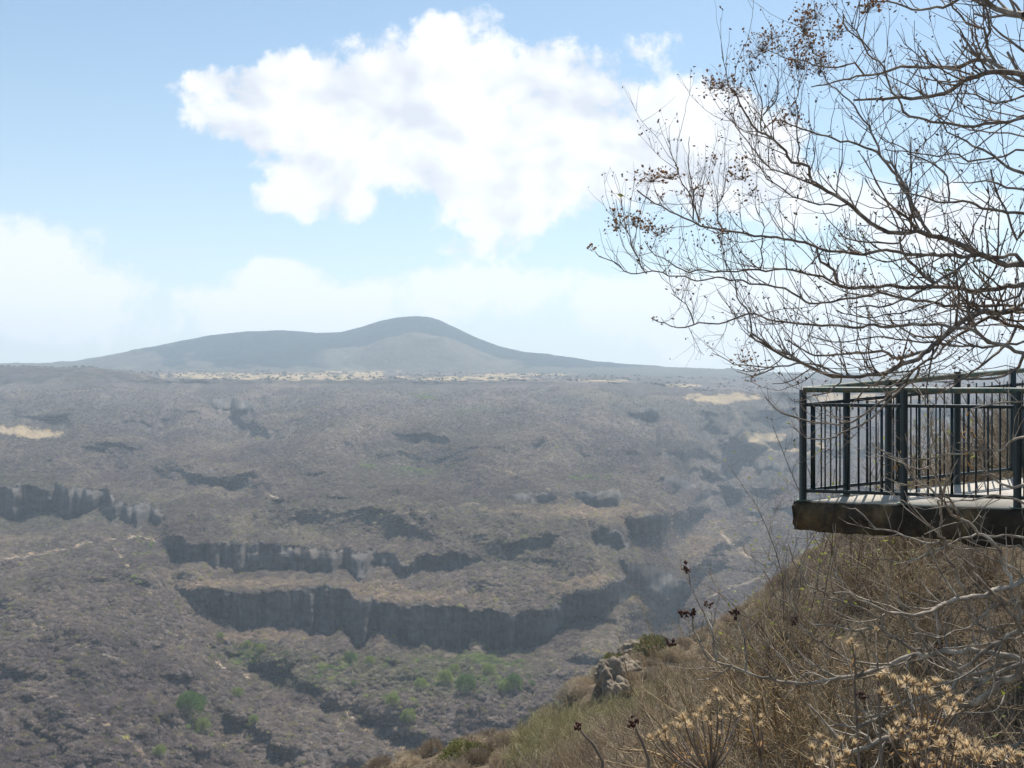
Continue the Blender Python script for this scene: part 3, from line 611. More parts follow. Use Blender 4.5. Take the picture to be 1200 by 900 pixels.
def trace(branches, hub, dmean, dspread, r_, snap=13, perpx=.0022, dmin=2.2, dmax=9, stubs=True):
    """branches: [(width_px0, width_px1, [(x,y)...])] -> list of 3D polylines; each starts on an earlier one or runs to the hub"""
    out = []; flat = []
    for w0, w1, pts in branches:
        q_, ln_ = resample(pts, 9); st = None
        if flat:
            al = np.array(flat); dd = np.hypot(al[:, 0] - q_[0, 0], al[:, 1] - q_[0, 1]); k = dd.argmin()
            if dd[k] < snap: st = al[k]
        n = len(q_)
        if st is not None: q_ = np.concatenate([[st[:2]], q_[1:]]); d0 = st[2]
        else: d0 = dmean + r_.uniform(-dspread, dspread)
        d1 = np.clip(d0 + r_.normal(0, 1) * ln_ * perpx, dmin, dmax)
        dep = np.linspace(d0, d1, n) + fbm(np.arange(n) / 6., np.full(n, r_.uniform(0, 99)), 2, 3) * .06
        dep[0] = d0
        pts3 = np.array([P(x, y, d) for (x, y), d in zip(q_, dep)])
        jit = r_.normal(0, .0022, pts3.shape) + fbm(np.arange(n)[:, None] / 2.2 + r_.uniform(0, 99), np.arange(3)[None] * 7.7 + np.zeros((n, 1)), 2, 5) * .022; jit[0] = 0; pts3 = pts3 + jit
        rad = np.linspace(w0, w1 * .8, n) * .5 / F * dep * .78
        flat += [(x, y, d) for (x, y), d in zip(q_, dep)]
        out.append((pts3, rad, st is None))
        if st is None and hub is not None and q_[0, 0] > 1188:      # carry it on to the trunk outside the frame
            a = pts3[0]; h = hub(a); mid = (a + h) / 2 + np.array([0, 0, r_.uniform(.0, .15)])
            tt = np.linspace(0, 1, 8)[:, None]; cur = (1 - tt) ** 2 * a + 2 * tt * (1 - tt) * mid + tt ** 2 * h
            out.append((cur, np.linspace(rad[0], rad[0] * 1.9 + .006, 8), True))
    return out
def shoots(par, r_, every, len_rng, rad_k, up, side=1.0, back=None, minr=.0011, upbias=.6, wig=.14, frac=(.05, 1)):
    """side twigs along parent polylines"""
    res = []
    for p, rd, *_ in par:
        sg = np.linalg.norm(np.diff(p, axis=0), axis=1); tot = sg.sum(); n = r_.poisson(tot / every)
        cs = np.concatenate([[0], np.cumsum(sg)])
        for _ in range(n):
            s_ = r_.uniform(*frac) * tot; k = min(np.searchsorted(cs, s_, side='right') - 1, len(sg) - 1); f_ = (s_ - cs[k]) / (sg[k] + 1e-9)
            b_ = p[k] + (p[k + 1] - p[k]) * f_; tg = norm(p[k + 1] - p[k]); r0 = rd[k] + (rd[k + 1] - rd[k]) * f_
            dv = tg * r_.uniform(.3, 1.0) + r_.normal(0, .55, 3) * side + np.array([0, 0, upbias * r_.uniform(-.3, 1)])
            ln = r_.uniform(*len_rng) * (1 - .62 * s_ / tot) * (1.0 if r_.random() > .15 else 1.6)
            res.append(grow(r_, b_, dv, ln, max(minr, min(r0 * rad_k, .009)), up, wig, max(4, int(ln / .05)), .45))
    return res
def bits(centers, dirs, size, r_, faces=4, squash=.5):
    """small spindle-shaped pods"""
    n = len(centers); c = np.asarray(centers, float); d = np.asarray(dirs, float); d = d / (np.linalg.norm(d, axis=1)[:, None] + 1e-9)
    u_ = np.cross(d, r_.normal(0, 1, (n, 3))); u_ /= np.linalg.norm(u_, axis=1)[:, None]; w_ = np.cross(d, u_)
    s_ = size * r_.uniform(.6, 1.35, n)[:, None]; wd = s_ * squash * r_.uniform(.5, 1.1, (n, 1))
    v = np.stack([c, c + d * s_ * .5 + u_ * wd, c + d * s_ * .55 + w_ * wd, c + d * s_ * .5 - u_ * wd, c + d * s_ * .45 - w_ * wd, c + d * s_], 1).reshape(-1, 3)
    b_ = (np.arange(n) * 6)[:, None, None]
    f = np.array([(0, 2, 1), (0, 3, 2), (0, 4, 3), (0, 1, 4), (5, 1, 2), (5, 2, 3), (5, 3, 4), (5, 4, 1)])[None] + b_
    return v, f.reshape(-1, 3)
def leaves(centers, r_, size, curl=.35, asp=.45):
    n = len(centers); c = np.asarray(centers, float); d = r_.normal(0, 1, (n, 3)); d[:, 2] -= .2; d /= np.linalg.norm(d, axis=1)[:, None]
    u_ = np.cross(d, r_.normal(0, 1, (n, 3))); u_ /= np.linalg.norm(u_, axis=1)[:, None]; w_ = np.cross(d, u_)
    s_ = size * r_.uniform(.6, 1.4, (n, 1)); a = s_ * asp
    v = np.stack([c, c + d * s_ * .5 + u_ * a * .5 + w_ * a * curl, c + d * s_ * .5, c + d * s_ * .5 - u_ * a * .5 + w_ * a * curl, c + d * s_ + w_ * a * curl], 1).reshape(-1, 3)
    b_ = (np.arange(n) * 5)[:, None, None]; f = np.array([(0, 1, 2), (0, 2, 3), (2, 1, 4), (2, 4, 3)])[None] + b_
    return v, f.reshape(-1, 3)
def rel(v, o): return np.asarray(v) - np.array(o.location)

# ------------------------------------------------------------------ brush on the near hillside (a tangle nobody could count)
def bush(seed, n=46, h=1.0, fine=5, rad=.008, spread=.75, upright=1.0):
    r_ = np.random.default_rng(seed); T = []
    for _ in range(n):
        a = r_.uniform(0, 2 * np.pi); e = r_.uniform(.1, 1) * spread
        b_ = np.array([r_.normal(0, .12), r_.normal(0, .12), -.05]); d = np.array([math.cos(a) * e, math.sin(a) * e, upright * r_.uniform(.5, 1.1)])
        T.append(grow(r_, b_, d, h * r_.uniform(.6, 1.15), rad * r_.uniform(.6, 1.3), .12, .17, 6, .4))
    T2 = shoots(T, r_, .17, (.18, .5), .6, .15, .9, wig=.2, minr=rad * .42)
    T3 = shoots(T2, r_, .16, (.08, .26), .75, .1, 1.0, wig=.2, minr=rad * .36)
    v1, f1 = tubes(T, 4); v2, f2 = tubes(T2, 3); v3, f3 = tubes(T3, 3)
    return np.concatenate([v1, v2, v3]), np.concatenate([f1, f2 + len(v1), f3 + len(v1) + len(v2)])
BUSH = [src('brush_clump', *bush(500 + k, 34, 1.0, rad=.0075, spread=(1.1, .9, 1.3, 1.0)[k], upright=(.8, 1.1, .6, .9)[k]), M_BRUSH) for k in range(4)]
FARB = [src('brush_crown', *puff(1300, 340 + k, .013, .30), M_BRUSH) for k in range(4)]
def spread(n, poly_fn, ymin, ymax):
    out = []
    while len(out) < n:
        y = np.sqrt(rng.uniform(ymin ** 2, ymax ** 2, 4 * n)); px = rng.uniform(280, 1500, 4 * n); x = (px - CX) / F * y
        k = poly_fn(px, x, y); out += list(np.stack([x[k], y[k]], 1))
    return np.array(out[:n])
nb = spread(1700, lambda px, x, y: (px > 560 + (y < 20) * 160) & ((px > 800) | (y > 12)), 4.6, 42)
z = ground(nb[:, 0], nb[:, 1]); s_ = rng.uniform(.7, 1.35, len(nb)) * np.clip(nb[:, 1] / 14, .8, 1.3)
# keep the tops under the deck and under the view of the railing
cap = np.where((nb[:, 1] < 12) & (nb[:, 0] > 1.9), (-1.62 - z) * .8, 9); s_ = np.minimum(s_, np.maximum(cap, .12)); s_ = np.where(nb[:, 1] < 7.5, np.minimum(s_, .75), s_)
tag(scatter('dry_brush', np.c_[nb, z], rng.uniform(0, 6.28, len(nb)), np.stack([s_ * 1.25, s_ * 1.25, s_], 1), BUSH), label='tangle of dry tan brush on the near hillside', kind='stuff')
fb = spread(5200, lambda px, x, y: px > 200, 34, 230)
z = ground(fb[:, 0], fb[:, 1]); s_ = rng.uniform(.8, 1.6, len(fb)) * np.clip(fb[:, 1] / 90, .7, 1.25)
tag(scatter('slope_brush', np.c_[fb, z - .1], rng.uniform(0, 6.28, len(fb)), np.stack([s_, s_, s_ * rng.uniform(.8, 1.3, len(fb))], 1), FARB), label='pale leafless brush covering the spur below the viewpoint', kind='stuff')
fg = P(700, 850, 60)
yg = spread(110, lambda px, x, y: (px > 600) & (px < 800), 40, 66); z = ground(yg[:, 0], yg[:, 1])
M_REED = twig_mat('greenish_stalk', (.24, .21, .11), (.38, .34, .18), (.50, .44, .26), 2)
RE = [src('stalk_clump', *bush(560 + k, 30, 1.3, rad=.012, spread=.4, upright=1.5), M_REED) for k in range(2)]
s_ = rng.uniform(.9, 1.7, len(yg))
tag(scatter('stalk_thicket', np.c_[yg, z], rng.uniform(0, 6.28, len(yg)), np.stack([s_] * 3, 1), RE), label='yellow green upright stalks on the slope below the viewpoint', kind='stuff')

# ------------------------------------------------------------------ green trees and shrubs one can tell apart
LFP = [puff(3400, 700 + k, .024, .065, True) for k in range(3)]
def terr_at(px, py, dlo=500, dhi=4000):
    k = np.argmin((PXA - px) ** 2 + (PYA - py) ** 2 + 1e6 * ((YA < dlo) | (YA > dhi)))
    return np.array([XA.flat[k], YA.flat[k], ZA.flat[k]])
def green_tree(p, w_, label, group=None, bright=False, cat='tree', name='green_tree', k=0, h=None):
    t_ = empty(name, tuple(p)); tag(t_, label, cat, group); h = h or w_ * .95
    v, f = LFP[k % 3]; a = k * 1.7; rot = np.array([[math.cos(a), -math.sin(a), 0], [math.sin(a), math.cos(a), 0], [0, 0, 1]])
    mesh_obj('crown', (v @ rot.T) * np.array([w_ / 2, w_ / 2, h * .8]) + np.array([0, 0, h * .22]), f, M_OLIVE if cat == 'shrub' else M_GREEN2 if bright else M_GREEN, t_)
    r_ = np.random.default_rng(k + 40); tr = [(np.array([[0, 0, -.6], [.02 * w_, 0, h * .2], [0, .02 * w_, h * .45]]), np.array([.05, .04, .025]) * w_)]
    for q_ in range(4): tr.append(grow(r_, np.array([0, 0, h * .3]), r_.normal(0, .6, 3) + np.array([0, 0, .8]), h * .5, .02 * w_, .1, .1, 4))
    v, f = tubes(tr, 5); mesh_obj('trunk', v, f, M_BARK, t_); return t_
GT = [(222,842,22,'wide dark green tree alone on the lower left slope',0),(232,832,14,'smaller dark green tree touching the wide one on the lower left slope',0),(237,858,12,'low green tree just below the wide dark one on the lower left slope',1),
      (278,818,10,'single yellow green tree right of the wide dark green one on the lower left slope',1),(297,848,8,'small olive tree right of and below the single yellow green one',1),(188,887,9,'small bright green tree lowest on the left slope',1),
      (290,760,9,'bright green tree below the left end of the cliff, left of a pair',1),(307,766,10,'middle bright green tree in the row below the left end of the cliff',1),(340,785,9,'yellow green tree right of the row below the cliff',1),
      (258,750,8,'green tree leftmost under the left end of the cliff',1),(410,778,12,'mid green tree under the middle of the cliff base',0),(434,780,10,'green tree right of the mid green one under the cliff base',1),
      (522,802,14,'yellow green tree on the canyon floor left of the darkest green tree',1),(546,812,18,'darkest green tree in the cluster on the canyon floor',0),(572,792,12,'green tree above the darkest tree of the canyon floor cluster',1),
      (592,812,12,'bright green tree right of the darkest tree on the canyon floor',1),(602,808,15,'deep green tree at the right end of the canyon floor cluster',0),(493,808,11,'small green tree at the left end of the canyon floor cluster',1),
      (480,848,13,'pale green tree low on the canyon floor above the near slope',1),(532,790,10,'small bright tree at the top of the canyon floor cluster',1),(460,828,12,'olive tree beside the lower foot path',1)]
for k, (x, y, w_, lab, br) in enumerate(GT):
    p = terr_at(x, y, 600, 2200); green_tree(p, w_ * 1.15, lab, 'green trees on the canyon floor', bool(br), k=k)
# shrubs on the spur
def on_hill(px, py, dmin=5, dmax=230):
    d = np.linspace(dmin, dmax, 1500); x = (px - CX) / F * d; zz = ground(x, d); s = zz - (HZ - py) / F * d
    k = np.argmax(s > 0) if (s > 0).any() else np.argmin(np.abs(s)); return np.array([x[k], d[k], zz[k]])
green_tree(on_hill(718, 770, 110), 3.4, 'dark green shrub on top of the rock outcrop', None, False, 'shrub', 'green_shrub', 2, 3)
green_tree(on_hill(765, 772, 110), 5.0, 'yellow green shrub on the spur right of the rock outcrop', None, True, 'shrub', 'green_shrub', 3, 4)
green_tree(on_hill(545, 896, 60), 3.6, 'low olive green dome shaped shrub at the edge of the near slope', None, False, 'shrub', 'green_shrub', 4, 1.3)

# ------------------------------------------------------------------ on the plain and the mountain
wp = np.argwhere((YA > 3640) & (YA < 5200) & (PXA > -60) & (PXA < 980)); aw = (bare[wp[:, 0], wp[:, 1]] > .4) * .03 + smooth(.0, .35, fbm(PXA[wp[:, 0], wp[:, 1]] / 14, YA[wp[:, 0], wp[:, 1]] / 90, 4, 401))
aw = aw * area[wp[:, 0], wp[:, 1]]; pk = wp[rng.choice(len(wp), 1000, p=aw / aw.sum())]
i0, j0 = pk[:, 0], np.minimum(pk[:, 1], nc - 2); j1 = j0 + 1; i1 = np.minimum(i0 + 1, nr - 1); jx = rng.uniform(0, 1, 1000); jy = rng.uniform(0, 1, 1000)
m = Mat('dark_plain_foliage', .9, .05); m.color(m.ramp(m.noise(.2, 3), [(.3, (.05, .06, .035)), (.7, (.10, .10, .06))]))
WP = [src('wood_crown', *dome_puff(350 + k), m.m) for k in range(3)]
sx = rng.uniform(3, 7.5, 1000)
tag(scatter('plain_woodland', np.stack([bil(XA), bil(YA), bil(ZA) - .5], 1), rng.uniform(0, 6.28, 1000), np.stack([sx, sx, sx * rng.uniform(.7, 1.3, 1000)], 1), WP), label='far dark woodland and hedges on the plain', kind='stuff')
m = Mat('white_plaster', .9, .1); m.color(m.ramp(m.noise(.4, 3), [(.3, (.55, .52, .47)), (.7, (.75, .73, .69))])); M_PLAS = m.m
m = Mat('tile_roof', .9, .1); m.color(m.ramp(m.noise(.6, 3), [(.3, (.22, .12, .08)), (.7, (.35, .22, .16))])); M_ROOF = m.m
for k, (x, y, w_, lab) in enumerate([(487,446.5,16,'pale farm house on the plain below the mountain, leftmost of a loose row'),(498,447,12,'small pale house right of the leftmost farm house on the plain'),(512,446,18,'wide pale house in the middle of the row on the plain'),(531,446.5,12,'small pale house at the right end of the row on the plain'),(100,433,14,'pale house alone at the left end of the plain'),(247,552,7,'tiny white hut alone on the open canyon slope')]):
    p = terr_at(x, y, 1200, 5000); hr = empty('house', tuple(p)); tag(hr, lab, 'house')
    v, f = cube_vf(-w_ / 2, w_ / 2, -4, 4, -3, 4.2); mesh_obj('wall', v, f, M_PLAS, hr)
    v = np.array([(-w_/2-.6,-4.6,4.2),(w_/2+.6,-4.6,4.2),(w_/2+.6,4.6,4.2),(-w_/2-.6,4.6,4.2),(-w_/2-.6,0,6.2),(w_/2+.6,0,6.2)]); mesh_obj('roof', v, [np.array([(0,1,5,4),(2,3,4,5),(3,2,1,0)]), np.array([(0,4,3),(1,2,5)])], M_ROOF, hr)
for x, h_, lab in [(487,34,'thin radio mast on the mountain summit, the taller one'),(481,20,'thin radio mast on the mountain summit, the shorter one')]:
    j_ = int(np.argmin(np.abs(cols - x))); i_ = int(np.argmin(np.abs(dfar[::-1] - 6900))); p = np.array([XA[i_, j_], YA[i_, j_], ZA[i_, j_] - 2]); mr = empty('radio_mast', tuple(p)); tag(mr, lab, 'mast')
    v, f = tubes([(np.array([[0, 0, 0], [0, 0, h_]]), np.array([1.3, .7]))], 6); mesh_obj('pole', v, f, M_PLAS, mr)
    v, f = tubes([(np.array([[-3, 0, h_ * .8], [3, 0, h_ * .8]]), np.array([.8, .8]))], 6); mesh_obj('antenna', v, f, M_PLAS, mr)

# ------------------------------------------------------------------ rock outcrop on the spur
def rock(center, size, seed, parent=None, name='rock'):
    import bmesh
    bm = bmesh.new(); bmesh.ops.create_icosphere(bm, subdivisions=5, radius=1)
    V_ = np.array([v.co[:] for v in bm.verts]); F_ = np.array([[v.index for v in f.verts] for f in bm.faces]); bm.free()
    n1_ = fbm(V_[:, 0] * 2 + V_[:, 2] * 1.3 + seed, V_[:, 1] * 2 - V_[:, 2] * .7, 5, seed)
    n2_ = np.round(fbm(V_[:, 0] * 3 + seed, V_[:, 1] * 3 + V_[:, 2] * 2, 2, seed + 5) * 4) / 4
    V_ = V_ * (1 + .38 * n1_ + .16 * n2_)[:, None] * np.array(size)
    return mesh_obj(name, V_ + (np.array(center) if parent is not None else 0), F_, M_ROCK, parent, False)
for k, (x, y, d, sz, lab) in enumerate([(714, 792, 132, (2.0, 2.0, 2.3), 'large dark craggy boulder jutting left from the spur'), (735, 786, 136, (2.4, 2.6, 1.8), 'tan boulder on the spur behind the dark craggy one'),
                                        (722, 808, 130, (1.7, 2.0, 1.6), 'low dark boulder under the craggy one on the spur'), (748, 764, 150, (2.6, 3, 1.8), 'pale brown boulder highest on the spur')]):
    p = P(x, y, d); p[2] = max(p[2], float(ground(p[:1], p[1:2])[0]) - sz[2] * .4); o = rock((0, 0, 0), sz, 60 + k, name='boulder'); o.location = tuple(p); tag(o, lab, 'rock')

# ------------------------------------------------------------------ viewing platform
def A3(px, py, d): return Vector(P(px, py, d))
d0 = 8.65
FA = P(941, 588, d0); FB = P(1240, 599, d0 * 158 / 169.0)       # front edge, left to right
ux = (FB - FA); ux[2] = 0; ux = norm(ux)
BB = P(1240, 556, d0 * 1.16)                                     # back edge far right
deck_len = 5.2
def fr_pt(s, z=0): 
    p = FA + ux * s; return np.array([p[0], p[1], FA[2] + z])
bx = BB - FA; bh = norm(np.array([bx[0], bx[1], 0])); bslope = bx[2] / np.hypot(bx[0], bx[1])
def bk_pt(s, z=0): p = FA + bh * s; return np.array([p[0], p[1], FA[2] + bslope * s + z])
plat = empty('viewing_platform', tuple(fr_pt(0))); tag(plat, 'concrete viewing platform jutting out over the canyon with a stained rough edge', 'viewing platform')
import bmesh
def slab():
    n = 90; top = []; V_ = []; F_ = []
    nl = 7
    ring = []
    def edge(s, which): return fr_pt(s) if which == 0 else bk_pt(s)
    svals = np.linspace(-.06, deck_len, n)
    fe = np.array([fr_pt(s) + np.array([0, -.05, 0]) for s in svals]); be = np.array([bk_pt(s) + np.array([0, .05, 0]) for s in svals])
    be[0] = fe[0] + np.array([0, .10, 0])
    # cross-section rows: back bottom, back top, front top, front bottom
    thick = np.interp(svals, [-.06, .1, 1.2, 2.2, deck_len], [.255, .265, .285, .315, .35])
    rows = [be - np.c_[0 * svals, 0 * svals, thick], be.copy()]
    for k in range(nl + 1):
        t_ = k / nl; rr_ = fe - np.c_[0 * svals, 0 * svals, thick * t_]
        bulge = -.025 * np.sin(np.pi * min(1, t_ * 1.15)) ; rr_[:, 1] += bulge + fbm(svals * 4, np.full(n, t_ * 3), 4, 77) * .035 * (t_ > 0)
        rr_[:, 2] += fbm(svals * 5, np.full(n, t_ * 3 + 9), 4, 78) * (.02 + .03 * t_) * (t_ > 0)
        rows.append(rr_)
    A_ = np.array(rows); A_[3:-1, 0, 0] -= (.03 + .03 * rng.random(nl - 1)); A_[-1, 0, 0] += .02
    m_ = len(rows); idx_ = np.arange(m_ * n).reshape(m_, n)
    q_ = [np.stack([idx_[k, :-1], idx_[k, 1:], idx_[(k + 1) % m_, 1:], idx_[(k + 1) % m_, :-1]], 1) for k in range(m_)]
    caps = [[tuple(idx_[::-1, 0]), tuple(idx_[:, -1])]]
    return A_.reshape(-1, 3), np.concatenate(q_), np.array([idx_[::-1, 0], idx_[:, -1]])
sv_, sf_, caps = slab()
mesh_obj('slab', rel(sv_, plat), [sf_, caps], M_CONC, plat)
# cement screed on the slab, 12 mm thick
dv = []
ss = np.linspace(.02, deck_len, 40)
for s_i in ss: dv += [fr_pt(s_i, .012) + np.array([0, .0, 0]), bk_pt(s_i, .012)]
dv = np.array(dv); dn = len(ss); low = dv - np.array([0, 0, .02]); ALLV = np.concatenate([dv, low]); o_ = 2 * dn
qf = []
for k in range(dn - 1):
    a = 2 * k; qf += [(a, a + 2, a + 3, a + 1), (a + o_, a + 1 + o_, a + 3 + o_, a + 2 + o_), (a, a + o_, a + 2 + o_, a + 2), (a + 1, a + 3, a + 3 + o_, a + 1 + o_)]
mesh_obj('deck_surface', rel(ALLV, plat), np.array(qf), M_DECK, plat)
# retaining wall under the landward end
wl = empty('retaining_wall', tuple(fr_pt(3.0, -.5))); 
wv, wf = cube_vf(0, 4.2, .25, .6, -3.2, -.02)
wl_o = mesh_obj('retaining_wall', wv, wf, M_CONC); bpy.data.objects.remove(wl)
wl_o.location = tuple(fr_pt(2.9, -.46)); tag(wl_o, 'dark concrete retaining wall under the landward end of the platform', 'wall')

RH = 1.0                                                        # railing height
def box_between(a, b, wx, wz):
    """square tube from a to b"""
    a = np.array(a, float); b = np.array(b, float); t_ = norm(b - a); ref = np.array([0, 0, 1.]) if abs(t_[2]) < .9 else np.array(list(ux))
    u_ = norm(np.cross(t_, ref)); w_ = norm(np.cross(u_, t_)); o = []
    for p in (a, b):
        for i, j in ((-1, -1), (1, -1), (1, 1), (-1, 1)): o.append(p + u_ * wx / 2 * i + w_ * wz / 2 * j)
    return np.array(o), np.array([(0, 1, 2, 3), (7, 6, 5, 4), (0, 4, 5, 1), (1, 5, 6, 2), (2, 6, 7, 3), (3, 7, 4, 0)])
def joinvf(lst):
    V_, F_, o = [], [], 0
    for v, f in lst: V_.append(v); F_.append(f + o); o += len(v)
    return np.concatenate(V_), np.concatenate(F_)
def bevel(o, w=.003):
    md = o.modifiers.new('bevel', 'BEVEL'); md.width = w; md.segments = 2; md.limit_method = 'ANGLE'; return o
def pipe(a, b, r_, n=8, sides=12, wob=0):
    a = np.array(a, float); b = np.array(b, float); t_ = np.linspace(0, 1, n)[:, None]; p = a + (b - a) * t_
    p[1:-1, 2] += rng.normal(0, wob, n - 2) if wob else 0
    return p, np.full(n, r_)
def railing(fn, posts, wide, end, top_h, label, name='railing', bars=.105, handr=.026, lift=0):
    root = empty(name, tuple(fn(0))); tag(root, label, 'railing')
    v, f = tubes([pipe(fn(0, top_h), fn(end, top_h), handr, 14, 12, .002)], 12); mesh_obj('handrail', rel(v, root), f, M_WORN, root, True)
    for s_ in posts:
        v, f = tubes([pipe(fn(s_, -.02 if s_ not in wide else .1), fn(s_, top_h - .004), .032)], 12); mesh_obj('post', rel(v, root), f, M_PAINT, root, True)
        v, f = box_between(fn(s_, .012), fn(s_, .022), .11, .11); bevel(mesh_obj('base_plate', rel(v, root), f, M_WORN, root))
    for s_ in wide:
        v, f = box_between(fn(s_, .08), fn(s_, top_h - .006), .10, .05); bevel(mesh_obj('wide_post', rel(v, root), f, M_PAINT, root), .006)
    hb, ht = .10, top_h - .135
    for h_ in (hb, ht):
        v, f = box_between(fn(.0, h_), fn(end, h_), .03, .03); bevel(mesh_obj('rail_bar', rel(v, root), f, M_PAINT, root))
    s_ = bars; blocked = np.array(list(posts) + list(wide))
    while s_ < end:
        if np.abs(blocked - s_).min() > .045:
            big = (round(s_ / bars) % 6 == 1); wv_ = .022 if big else .013
            v, f = box_between(fn(s_, hb), fn(s_, ht), wv_, wv_); mesh_obj('baluster', rel(v, root), f, M_PAINT, root)
        s_ += bars
    return root
def s_at(fn, px):
    ss_ = np.linspace(0, 6, 1200); p = np.array([fn(s) for s in ss_]); q_ = CX + F * p[:, 0] / p[:, 1]; return float(ss_[np.argmin(np.abs(q_ - px))])
railing(fr_pt, [0, s_at(fr_pt, 1059), s_at(fr_pt, 1192), s_at(fr_pt, 1192) + 1.0, s_at(fr_pt, 1192) + 2.0], [], 3.9, .99, 'dark green railing along the near edge of the platform, level handrail', bars=.093)
bk2 = lambda s, z=0: bk_pt(max(s, .05), z + .055 * min(s, 2.2) * (z > .5)) + np.array([0, .02, 0])
railing(bk2, [s_at(bk_pt, 993), s_at(bk_pt, 1042), s_at(bk_pt, 1123)], [s_at(bk_pt, 1054), s_at(bk_pt, 1188), s_at(bk_pt, 1188) + 1.2], 3.9, .99, 'dark green railing along the far side of the platform, handrail rising to the right', bars=.108)

